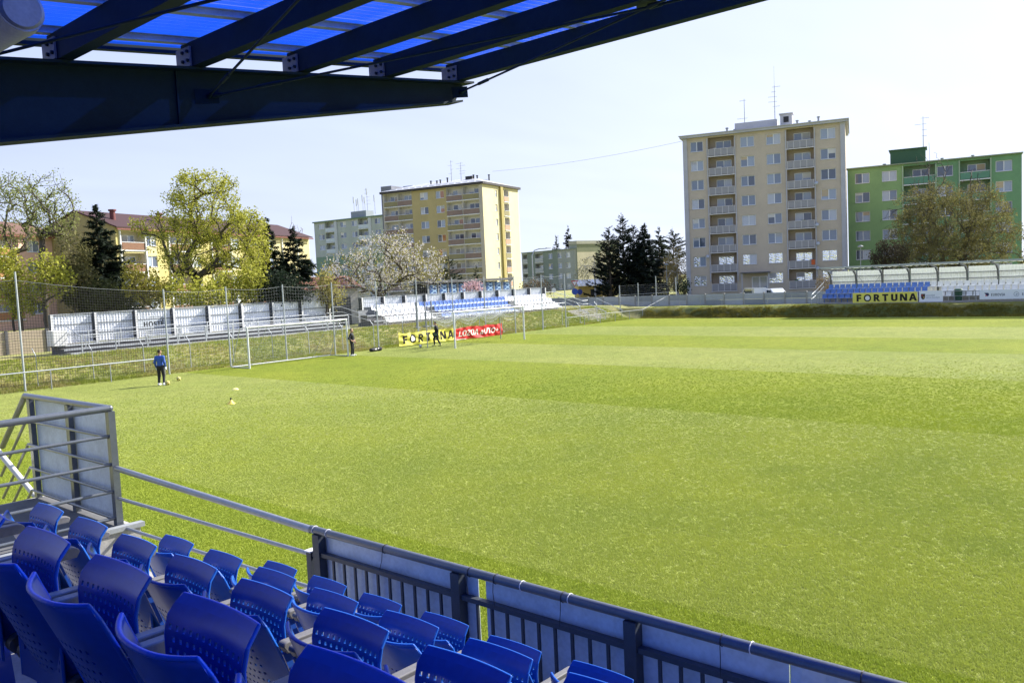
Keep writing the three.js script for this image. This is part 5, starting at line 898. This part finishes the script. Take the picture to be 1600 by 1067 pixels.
{ const t = thing('waste_bin', 'dark green bin standing between the boards in front of the far stand', 'bin', P(76.6, 1.17, 17.0)); mesh('bin_body', new THREE.CylinderGeometry(0.3, 0.26, 0.85, 16), std([0.02, 0.07, 0.04], 0.6), t).position.y = 0.43; mesh('lid', new THREE.CylinderGeometry(0.24, 0.33, 0.1, 16), std([0.02, 0.09, 0.05], 0.6), t).position.y = 0.91; }

// ---------------------------------------------------------------- street furniture, cars, cable
function lamp(label, pos, h, kind) {
  const t = thing('street_lamp', label, 'lamp', pos);
  if (kind === 'arm') { new MB().path([V3(0, 0, 0), V3(0, h - 0.9, 0), V3(0.3, h - 0.2, 0.2), V3(0.9, h, 0.6), V3(1.6, h, 1.1)], 0.07, 8).build('pole', M.galv, t); new MB().box(1.9, h + 0.02, 1.3, 0.8, 0.14, 0.3).build('lamp_head', M.galv, t); }
  else { new MB().tube(V3(0, 0, 0), V3(0, h, 0), 0.06, 0.045, 8).build('pole', kind === 'ball' ? M.galv : M.galvDull, t); new MB().ball(V3(0, h + 0.15, 0), kind === 'ball' ? 0.3 : 0.32, 12, kind === 'ball' ? 0.8 : 0.5).build('lamp_head', kind === 'ball' ? M.white : M.galvDull, t); }
}
lamp('grey street lamp with a curved arm behind the seated terrace', atDepth(834, 460, 112).setY(1), 7.6, 'arm');
lamp('street lamp with a white globe in front of the dark conifers at left', atDepth(400, 470, 76).setY(1), 4.9, 'ball');
lamp('thin street lamp with a flat round head by the birches at the beige tower', atDepth(1043, 460, 116).setY(1), 4.6, 'dish');
lamp('thin lamp post with a dark head behind the roof of the far stand', atDepth(1346, 430, 95).setY(1), 5.4, 'dish');
{
  const p = atDepth(899, 470, 104).setY(1), t = thing('road_sign', 'post with a give way triangle above a round blue sign beyond the grey wall', 'sign', p, -0.85);
  new MB().tube(V3(0, 0, 0), V3(0, 3.2, 0), 0.035, 0.035, 8).build('pole', M.galv, t);
  const tri = (s, z, m, n) => { const S = new THREE.Shape(); S.moveTo(-s, s * 0.85); S.lineTo(s, s * 0.85); S.lineTo(0, -s * 0.85); S.closePath(); const e = mesh(n, new THREE.ExtrudeGeometry(S, { depth: 0.012, bevelEnabled: false }), m, t); e.position.set(0, 2.75, z); };
  tri(0.45, 0.04, std([0.45, 0.05, 0.04], 0.5), 'triangle_rim'); tri(0.3, 0.056, M.white, 'triangle_face');
  const d = mesh('disc', new THREE.CylinderGeometry(0.4, 0.4, 0.02, 24), std([0.02, 0.07, 0.35], 0.5), t); d.rotation.x = Math.PI / 2; d.position.set(0, 1.75, 0.05);
  const t2 = thing('road_sign', 'round blue sign on a short post right of the give way triangle', 'sign', atDepth(906.5, 470, 106).setY(1), -0.6); new MB().tube(V3(0, 0, 0), V3(0, 2.0, 0), 0.035, 0.035, 8).build('pole', M.galv, t2); const d2 = mesh('disc', new THREE.CylinderGeometry(0.36, 0.36, 0.02, 24), std([0.03, 0.06, 0.28], 0.5), t2); d2.rotation.x = Math.PI / 2; d2.position.set(0, 1.65, 0.05);
  const t3 = thing('road_sign', 'round white sign on a thin post behind the right end of the seated terrace', 'sign', atDepth(866, 470, 100).setY(1), -0.75); new MB().tube(V3(0, 0, 0), V3(0, 2.4, 0), 0.035, 0.035, 8).build('pole', M.galv, t3); const d3 = mesh('disc', new THREE.CylinderGeometry(0.28, 0.28, 0.02, 24), M.white, t3); d3.rotation.x = Math.PI / 2; d3.position.set(0, 2.1, 0.05);
}
function car(label, pos, turn, h, van) {
  const t = thing('parked_car', label, 'car', pos, turn), paint = phys([0.55, 0.58, 0.62], 0.3, { clearcoat: 1, clearcoatRoughness: 0.05, metalness: 0.3 }), S = new THREE.Shape(), L = 2.1;
  const pts = van ? [[-L, 0.35], [L, 0.35], [L + 0.05, 0.8], [L - 0.15, 1.0], [L - 0.9, 1.1], [L - 1.5, h], [-L + 0.05, h], [-L, 0.9]] : [[-L, 0.35], [L, 0.35], [L + 0.05, 0.75], [L - 0.9, 0.92], [L - 1.6, h], [-L + 0.9, h], [-L + 0.1, 0.98], [-L - 0.02, 0.7]];
  pts.forEach(([x, y], i) => (i ? S.lineTo(x, y) : S.moveTo(x, y))); S.closePath();
  const g = new THREE.ExtrudeGeometry(S, { depth: 1.56, bevelEnabled: true, bevelSize: 0.06, bevelThickness: 0.06, bevelSegments: 3 }); g.translate(0, 0, -0.78); mesh('car_body', g, paint, t);
  const gw = phys([0.03, 0.05, 0.08], 0.05, { clearcoat: 1 }); for (const s of [-1, 1]) new MB().hexa([V3(-L + 0.5, 1.02, s * 0.845), V3(L - 1.15, 1.02, s * 0.845), V3(L - 1.15, 1.02, s * 0.852), V3(-L + 0.5, 1.02, s * 0.852), V3(-L + 0.7, h - 0.1, s * 0.845), V3(L - 1.55, h - 0.1, s * 0.845), V3(L - 1.55, h - 0.1, s * 0.852), V3(-L + 0.7, h - 0.1, s * 0.852)]).build('side_window', gw, t);
  for (const x of [-1.3, 1.3]) for (const s of [-1, 1]) new MB().tube(V3(x, 0.31, s * 0.66), V3(x, 0.31, s * 0.86), 0.31, 0.31, 18).build('wheel', M.black, t);
}
{ car('silver estate car parked behind the wall in front of the tower entrance', atDepth(1177, 460, 104).setY(0.55), YAW + 0.15, 1.62, true); car('silver car roof just showing over the wall right of the tower entrance', atDepth(1207, 460, 103).setY(0.55), YAW + 0.15, 1.46, false); }
{ const a = P(116.5, 24.9, 104), b = P(110.2, 23.7, 60.8), t = []; for (let i = 0; i <= 24; i++) { const u = i / 24; t.push(a.clone().lerp(b, u).add(V3(0, -1.5 * 4 * u * (1 - u) * 0.35, 0))); } tag(new MB().path(t, 0.02, 4).build(numbered('overhead_cable'), std([0.25, 0.25, 0.25], 0.7), scene), 'thin cable strung between the roofs of the yellow and beige towers', 'cable'); }

// ---------------------------------------------------------------- trees and shrubs
const M_bark = std([0.085, 0.07, 0.055], 0.95, { map: T_fine }), M_birch = std([0.5, 0.48, 0.45], 0.9, { map: T_grain1 });
const leafM = (c) => phys(c, 0.85, { transmission: 0.4, thickness: 0, specularIntensity: 0.2 });
function leafCloud(points, n, rad, size, r, squash = 1) { // many small folded leaves round every twig end
  const b = new MB();
  for (const p of points) for (let i = 0; i < n; i++) {
    let x, y, z; do { x = r() * 2 - 1; y = r() * 2 - 1; z = r() * 2 - 1; } while (x * x + y * y + z * z > 1);
    const c = V3(p.x + x * rad, p.y + y * rad * squash, p.z + z * rad), s = size * (0.6 + r() * 0.8), a = V3(r() - 0.5, r() - 0.5, r() - 0.5).normalize(), q = V3(r() - 0.5, r() - 0.5, r() - 0.5).cross(a).normalize();
    const e = c.clone().addScaledVector(a, s), f = c.clone().addScaledVector(a, s * 0.45), m = q.clone().multiplyScalar(s * 0.34);
    b.tri(c, f.clone().add(m), e).tri(c, e, f.clone().sub(m));
  }
  return b;
}
// branches grow from a trunk towards points spread through the crown's lobes: [x, y, z, rx, ry, rz]
function growTree({ name = 'broadleaf_tree', label, pos, lobes, trunkH, trunkR, n = 240, leaves = 26, leafR = 0.55, leafS = 0.2, leaf, bark = M_bark, seed, extra, group, droop = 0, twig = 0.012, cat = 'tree', straight = 0, fork = 1 }) {
  const r = rng(seed), t = thing(name, label, cat, pos, 0, group), nodes = [{ p: V3(0, -0.3, 0), par: -1 }];
  const steps = 5; for (let i = 1; i <= steps; i++) nodes.push({ p: V3((r() - 0.5) * 0.12 * i * 0.4, trunkH * i / steps, (r() - 0.5) * 0.12 * i * 0.4), par: nodes.length - 1 });
  if (straight) { let k = nodes.length - 1; for (let i = 1; i <= 7; i++) { nodes.push({ p: V3((r() - 0.5) * 0.2, trunkH + straight * i / 7, (r() - 0.5) * 0.2), par: k }); k = nodes.length - 1; } }
  const vol = lobes.map((l) => l[3] * l[4] * l[5]), tot = vol.reduce((a, b) => a + b), pts = [];
  for (let i = 0; i < n; i++) { let q = r() * tot, k = 0; while (q > vol[k] && k < lobes.length - 1) q -= vol[k++]; const [cx, cy, cz, rx, ry, rz] = lobes[k]; let x, y, z, d; do { x = r() * 2 - 1; y = r() * 2 - 1; z = r() * 2 - 1; d = x * x + y * y + z * z; } while (d > 1 || d < 0.16 * r()); pts.push(V3(cx + x * rx, cy + y * ry, cz + z * rz)); }
  const top = V3(0, trunkH, 0); pts.sort((a, b) => a.distanceToSquared(top) - b.distanceToSquared(top));
  const ends = [];
  for (const p of pts) {
    let best = -1, bd = 1e9; for (let i = 2; i < nodes.length; i++) { const q = nodes[i], dx = p.x - q.p.x, dy = p.y - q.p.y, dz = p.z - q.p.z, l = Math.sqrt(dx * dx + dy * dy + dz * dz) + 1e-6, o = nodes[q.par].p, ax = q.p.x - o.x, ay = q.p.y - o.y, az = q.p.z - o.z, al = Math.hypot(ax, ay, az) + 1e-6, d = l * (1.5 - 0.75 * (dx * ax + dy * ay + dz * az) / (l * al)) + (dy < 0 ? -dy * 0.8 : 0) + (i < steps ? (steps - i) * 0.7 * fork : 0); if (d < bd) { bd = d; best = i; } }
    const a = nodes[best].p, L = a.distanceTo(p), k = Math.max(1, Math.min(4, Math.round(L / 0.6))); let par = best;
    for (let i = 1; i <= k; i++) { const u = i / k, q = a.clone().lerp(p, u).add(V3((r() - 0.5) * L * 0.07 * (i < k ? 1 : 0), L * 0.06 * Math.sin(u * 3.14) - droop * u * u, (r() - 0.5) * L * 0.07 * (i < k ? 1 : 0))); nodes.push({ p: q, par }); par = nodes.length - 1; }
    ends.push(nodes[par].p);
  }
  const w = new Float64Array(nodes.length); for (let i = nodes.length - 1; i > 0; i--) { if (w[i] === 0) w[i] = 1; w[nodes[i].par] += w[i]; }
  const R_ = (i) => Math.max(twig, trunkR * Math.pow(w[i] / w[1], 0.52)), b = new MB();
  for (let i = 1; i < nodes.length; i++) { const a = nodes[i].par, rr = R_(i), ra = a === 0 ? rr * 1.35 : Math.min(R_(a), rr * 1.5); b.tube(nodes[a].p, nodes[i].p, ra, rr, rr > 0.08 ? 8 : rr > 0.03 ? 5 : 3, false); }
  b.build('trunk', bark, t);
  if (leaves) leafCloud(ends, leaves, leafR, leafS, r).build('crown', leaf, t);
  if (extra) leafCloud(ends.filter(() => r() < extra.share).filter(extra.where ?? (() => true)), extra.n, extra.rad, extra.size, r).build(extra.name, extra.m, t);
  return t;
}
function conifer({ name = 'spruce_tree', label, pos, h, w, base = 0.6, seed, needle, group, cat = 'tree', levels = 38, droop = 0.25, pine = 0, skew = 1.0, open = 0.5 }) {
  const r = rng(seed), t = thing(name, label, cat, pos, 0, group), tr = new MB(), cr = new MB(); tr.tube(V3(0, -0.3, 0), V3(0, h * 0.97, 0), h * 0.02 + 0.03, 0.02, 8);
  for (let k = 0; k < levels; k++) {
    const u = k / (levels - 1), y = lerp(base, h * 0.985, Math.pow(u, 0.9)), len0 = w * Math.pow(1 - u, pine ? 0.7 : skew) + 0.14, nb = pine ? 6 : 8 - (u > 0.7 ? 2 : 0);
    for (let i = 0; i < nb; i++) {
      const y_ = y, a = (i / nb + r() * 0.2 + k * 0.37) * 6.283, L = len0 * (0.55 + r() * 0.6), dy = (pine ? 0.22 : -droop * (1 - u) + 0.22 * u) * L, yj = (r() - 0.5) * h / levels * 2.2, s = V3(0, Math.min(h * 0.98, y_ + yj), 0), e = V3(Math.cos(a) * L, y + yj + dy + (pine ? r() * 0.3 : 0), Math.sin(a) * L), ctl = s.clone().lerp(e, 0.5).add(V3(0, -0.06 * L, 0));
      const at = (q) => s.clone().multiplyScalar((1 - q) ** 2).addScaledVector(ctl, 2 * q * (1 - q)).addScaledVector(e, q * q);
      tr.tube(s, ctl, 0.012 + L * 0.012, 0.012 + L * 0.008, 4, false).tube(ctl, e, 0.012 + L * 0.008, 0.008, 3, false);
      const m = Math.max(5, Math.round(L * (pine ? 11 : 12)));
      for (let q = 0; q < m; q++) {
        const f = pine ? 0.3 + 0.75 * r() : open * 0.4 + (1 - open * 0.4) * (q + r()) / m, c = at(Math.min(1, f)), out = V3(Math.cos(a), 0, Math.sin(a)), side = V3(-out.z, 0, out.x), S = (pine ? 0.34 : 0.46) * (0.7 + r() * 0.7) * Math.min(1, 0.45 + L * 0.25) * (h > 12 ? 1.35 : 1);
        for (let z = 0; z < 5; z++) { const d = out.clone().multiplyScalar(0.35 + r() * 0.6).addScaledVector(side, (r() - 0.5) * 2.2).add(V3(0, pine ? (r() - 0.3) * 1.3 : (r() - 0.68) * 1.5, 0)).normalize(), n = V3().crossVectors(d, V3(r() - 0.5, 1, r() - 0.5)).normalize(); cr.tri(c.clone().addScaledVector(n, -S * 0.19), c.clone().addScaledVector(n, S * 0.19), c.clone().addScaledVector(d, S)); }
      }
    }
  }
  tr.build('trunk', M_bark, t); cr.build('crown', needle, t); return t;
}
const G = 1.1, foot = (px, depth, y = G) => { const p = atDepth(px, 470, depth); return p.setY(y); };
// a lobe given where it shows: centre pixel, half width and half height in pixels, at the tree's depth
function lobesAt(px, depth, list) { const o = foot(px, depth), k = depth / 1295.9; return list.map(([x, y, hw, hh, dz = 0]) => { const c = atDepth(x, y, depth).sub(o); return [c.x + FWD.x * dz, c.y, c.z + FWD.z * dz, hw * k, hh * k, hw * k * 0.95]; }); }
const lfSpring = leafM([0.38, 0.385, 0.06]), lfPale = leafM([0.25, 0.28, 0.09]), lfOlive = leafM([0.165, 0.155, 0.06]), lfYellow = leafM([0.34, 0.31, 0.06]), ndDark = leafM([0.02, 0.034, 0.019]), ndMid = leafM([0.034, 0.05, 0.03]), ndPine = leafM([0.016, 0.028, 0.021]), lfBrown = leafM([0.17, 0.12, 0.06]), white = leafM([0.74, 0.7, 0.69]);
growTree({ label: 'thin pale green spring tree at the left edge of the picture', pos: foot(28, 66), lobes: lobesAt(28, 66, [[25, 330, 40, 62], [8, 300, 22, 30], [35, 290, 20, 24]]), trunkH: 5, trunkR: 0.2, n: 280, leaves: 10, leafR: 0.45, leafS: 0.15, leaf: lfPale, seed: 201, straight: 4 });
growTree({ label: 'slender pale green tree with a forked grey trunk in front of the pink house', pos: foot(70, 64), lobes: lobesAt(70, 64, [[80, 320, 42, 52], [60, 345, 26, 34], [100, 345, 22, 32]]), trunkH: 4.2, trunkR: 0.22, n: 320, leaves: 8, leafR: 0.45, leafS: 0.15, leaf: lfPale, seed: 202, straight: 2 });
conifer({ label: 'dark pointed spruce between the pink and the yellow houses', pos: foot(160, 70), h: 11.4, w: 3.4, seed: 203, needle: ndDark, levels: 40, base: 0.4, skew: 0.85 });
growTree({ name: 'maple_tree', label: 'big spreading maple in bright yellow green spring leaf, tallest of the left trees', pos: foot(308, 65), lobes: lobesAt(308, 65, [[325, 325, 62, 58], [300, 300, 40, 32], [250, 352, 44, 22], [228, 362, 24, 14], [372, 372, 40, 56], [300, 395, 66, 42], [385, 400, 26, 34], [345, 285, 30, 20]]), trunkH: 3.0, trunkR: 0.38, n: 480, leaves: 40, leafR: 0.5, leafS: 0.155, leaf: lfSpring, seed: 204, fork: 0.7 });
growTree({ label: 'small yellow green tree rising just right of the big maple', pos: foot(398, 68), lobes: lobesAt(398, 68, [[398, 352, 17, 24], [400, 390, 20, 34]]), trunkH: 3.5, trunkR: 0.14, n: 90, leaves: 26, leafR: 0.5, leafS: 0.18, leaf: lfSpring, seed: 205, straight: 3 });
conifer({ label: 'dark drooping spruce right of the big maple', pos: foot(424, 72), h: 9.6, w: 2.6, seed: 206, needle: ndDark, levels: 34, droop: 0.5, open: 1 });
conifer({ label: 'broad dark spruce at the right end of the yellow house', pos: foot(463, 74), h: 8.9, w: 3.4, seed: 207, needle: ndDark, levels: 32, droop: 0.4, open: 1 });
growTree({ name: 'poplar_tree', label: 'bare poplar tip showing over the roof of the yellow house', pos: foot(462, 150), lobes: lobesAt(462, 150, [[461, 372, 10, 26], [470, 368, 7, 22], [455, 360, 6, 24]]), trunkH: 6, trunkR: 0.2, n: 110, leaves: 0, seed: 208, straight: 8, twig: 0.03, bark: std([0.14, 0.11, 0.1], 0.9) });
growTree({ name: 'magnolia_tree', label: 'wide blossoming tree with white petals behind the gap between the terraces', pos: foot(597, 76), lobes: lobesAt(597, 76, [[600, 405, 62, 38], [545, 418, 38, 26], [655, 412, 44, 34], [620, 382, 30, 26], [515, 425, 20, 16], [680, 432, 20, 18], [590, 440, 70, 18]]), trunkH: 1.9, trunkR: 0.3, n: 400, leaves: 12, leafR: 0.5, leafS: 0.13, leaf: lfYellow, seed: 209, fork: 0.4, extra: { name: 'blossom', share: 0.85, n: 14, rad: 0.5, size: 0.13, m: white } });
conifer({ name: 'pine_tree', label: 'small rounded pine at the foot of the yellow tower', pos: foot(705, 100), h: 6.2, w: 2.4, seed: 210, needle: ndMid, levels: 14, pine: 1 });
conifer({ name: 'pine_tree', label: 'little dark pine below the balconies of the yellow tower', pos: foot(746, 112), h: 5.2, w: 1.3, seed: 211, needle: ndMid, levels: 10, pine: 1 });
conifer({ label: 'far spruce rising behind the low grey green block', pos: foot(892, 262), h: 19.5, w: 5.2, seed: 212, needle: ndMid, levels: 24, base: 2 });
conifer({ label: 'smaller far spruce left of its taller neighbour behind the low block', pos: foot(873, 262), h: 16.4, w: 4, seed: 213, needle: ndMid, levels: 20, base: 2 });
conifer({ name: 'pine_tree', label: 'tallest dark pine in the middle of the group by the grey wall', pos: foot(977, 106), h: 10.9, w: 3.1, seed: 214, needle: ndPine, levels: 36, pine: 1, base: 0.8 });
conifer({ name: 'pine_tree', label: 'dark pine leaning out at the left of the group by the grey wall', pos: foot(955, 104), h: 9.4, w: 2.8, seed: 215, needle: ndPine, levels: 32, pine: 1, base: 0.8 });
conifer({ label: 'dark pointed spruce at the right of the pine group by the grey wall', pos: foot(1010, 105), h: 9.8, w: 2.9, seed: 216, needle: ndPine, levels: 40, base: 0.6, droop: 0.15, skew: 0.8 });
conifer({ name: 'pine_tree', label: 'dark pine filling the middle right of the group by the grey wall', pos: foot(994, 108), h: 9.6, w: 2.7, seed: 217, needle: ndPine, levels: 34, pine: 1, base: 0.8 });
growTree({ name: 'birch_tree', label: 'weeping birch with a white stem in front of the pale gable', pos: foot(931, 116), lobes: lobesAt(931, 116, [[920, 412, 20, 18], [908, 422, 14, 18], [940, 420, 14, 20]]), trunkH: 4, trunkR: 0.12, n: 170, leaves: 8, leafR: 0.4, leafS: 0.13, leaf: leafM([0.3, 0.28, 0.1]), bark: M_birch, seed: 218, droop: 0.8, straight: 2.5 });
growTree({ name: 'birch_tree', label: 'pale birch with white limbs left of the beige tower', pos: foot(1060, 124), lobes: lobesAt(1060, 124, [[1056, 402, 17, 26], [1046, 425, 15, 24], [1066, 425, 10, 24]]), trunkH: 3.5, trunkR: 0.16, n: 260, leaves: 18, leafR: 0.5, leafS: 0.15, leaf: leafM([0.33, 0.27, 0.11]), bark: M_birch, seed: 219, droop: 0.7, straight: 4 });
conifer({ label: 'slim spruce standing right of the pine group', pos: foot(1033, 146), h: 11.4, w: 2.6, seed: 220, needle: ndMid, levels: 20, base: 4 });
conifer({ name: 'pine_tree', label: 'grey green pine top beside the left edge of the beige tower', pos: foot(1055, 150), h: 10.8, w: 3.0, seed: 221, needle: ndMid, levels: 16, base: 6, pine: 1 });
growTree({ label: 'brown twiggy bushy tree filling the gap beside the beige tower', pos: foot(1045, 132), lobes: lobesAt(1045, 132, [[1045, 430, 24, 26], [1062, 440, 14, 18]]), trunkH: 1.5, trunkR: 0.12, n: 220, leaves: 22, leafR: 0.6, leafS: 0.17, leaf: lfBrown, seed: 222 });
growTree({ name: 'maple_tree', label: 'broad olive brown tree just coming into leaf in front of the green tower', pos: foot(1490, 100), lobes: lobesAt(1490, 100, [[1490, 345, 88, 56], [1450, 315, 50, 34], [1545, 365, 52, 48], [1520, 310, 40, 28], [1430, 370, 48, 42], [1590, 385, 30, 36], [1480, 400, 100, 26]]), trunkH: 2.6, trunkR: 0.4, n: 800, leaves: 60, leafR: 0.62, leafS: 0.16, leaf: lfOlive, seed: 223, fork: 0.5, extra: { name: 'sun_toned_leaves', share: 0.4, n: 10, rad: 0.6, size: 0.17, m: leafM([0.34, 0.31, 0.09]) } });  // second, paler leaf colour stands in for sunlight on the crown
growTree({ label: 'bare tree with a forked tip standing up before the green tower', pos: foot(1455, 107), lobes: lobesAt(1455, 107, [[1455, 275, 34, 44], [1455, 245, 12, 22], [1425, 310, 30, 20], [1400, 340, 26, 20]]), trunkH: 11, trunkR: 0.16, n: 120, leaves: 0, seed: 224, straight: 7.5, twig: 0.022 });
growTree({ label: 'second bare tree top behind the broad olive tree', pos: foot(1519, 107), lobes: lobesAt(1519, 107, [[1519, 285, 22, 26], [1519, 265, 8, 12]]), trunkH: 11, trunkR: 0.12, n: 60, leaves: 0, seed: 225, straight: 3.5, twig: 0.022 });
growTree({ name: 'yew_bush', label: 'dark rounded bush left of the broad olive tree behind the far stand', cat: 'bush', pos: foot(1388, 95), lobes: lobesAt(1388, 95, [[1390, 398, 28, 22], [1372, 408, 16, 16]]), trunkH: 1, trunkR: 0.12, n: 130, leaves: 30, leafR: 0.55, leafS: 0.17, leaf: leafM([0.06, 0.05, 0.03]), seed: 226 });
growTree({ name: 'thorn_bush', label: 'small brown bush against the wall left of the far stand', cat: 'bush', pos: foot(1292, 88), lobes: lobesAt(1292, 88, [[1290, 445, 16, 16]]), trunkH: 0.4, trunkR: 0.06, n: 60, leaves: 14, leafR: 0.4, leafS: 0.12, leaf: lfBrown, seed: 227 });
const shrub = (label, px, depth, lobes, leaf, seed, n = 110, leaves = 26) => growTree({ name: 'shrub', label, cat: 'bush', pos: foot(px, depth), lobes: lobesAt(px, depth, lobes), trunkH: 0.6, trunkR: 0.09, n, leaves, leafR: 0.55, leafS: 0.19, leaf, seed, fork: 0.2 });
shrub('yellow green shrub at the very left edge behind the net', 14, 60, [[10, 430, 26, 44], [30, 470, 22, 26]], lfSpring, 230, 130);
shrub('yellow green shrub below the slender tree, behind the tall net', 72, 60, [[70, 420, 30, 26], [90, 440, 24, 26], [55, 455, 22, 26]], lfSpring, 231, 130, 18);
shrub('loose olive green shrub left of the pointed spruce', 112, 62, [[112, 400, 22, 40], [120, 440, 28, 36]], lfOlive, 232, 130, 20);
shrub('dark green shrub at the foot of the pointed spruce', 165, 62, [[165, 462, 40, 22], [130, 470, 26, 18]], leafM([0.09, 0.1, 0.035]), 233, 120);
shrub('yellow green shrub right of the pointed spruce behind the terrace', 225, 61, [[215, 440, 24, 30], [245, 455, 28, 24]], lfYellow, 234, 130, 22);
shrub('yellow green shrub below the big maple', 300, 61, [[285, 455, 30, 24], [325, 460, 34, 22]], lfSpring, 235, 130, 22);
shrub('bright yellow shrub between the maple and the dark conifers', 365, 63, [[362, 450, 34, 30], [390, 440, 24, 34]], lfSpring, 236, 140);
shrub('dark shrub under the dark conifers', 435, 64, [[435, 450, 34, 22], [465, 452, 20, 18]], ndDark, 237, 110);
shrub('pale yellow flowering shrub left of the blossoming tree', 505, 66, [[505, 448, 18, 24], [520, 460, 16, 18]], leafM([0.34, 0.31, 0.1]), 238, 90, 14);
shrub('brown twiggy hedge in front of the low grey green block', 838, 108, [[835, 448, 22, 14], [855, 450, 18, 12]], lfBrown, 239, 80, 12);
shrub('pale pink flowering shrub in front of the blue gates', 737, 82, [[738, 449, 14, 8]], leafM([0.6, 0.4, 0.42]), 240, 40, 14);
shrub('dark bush at the wall left of the beige tower', 1070, 100, [[1068, 448, 12, 10]], ndMid, 241, 40, 20);

renderer.render(scene, camera);
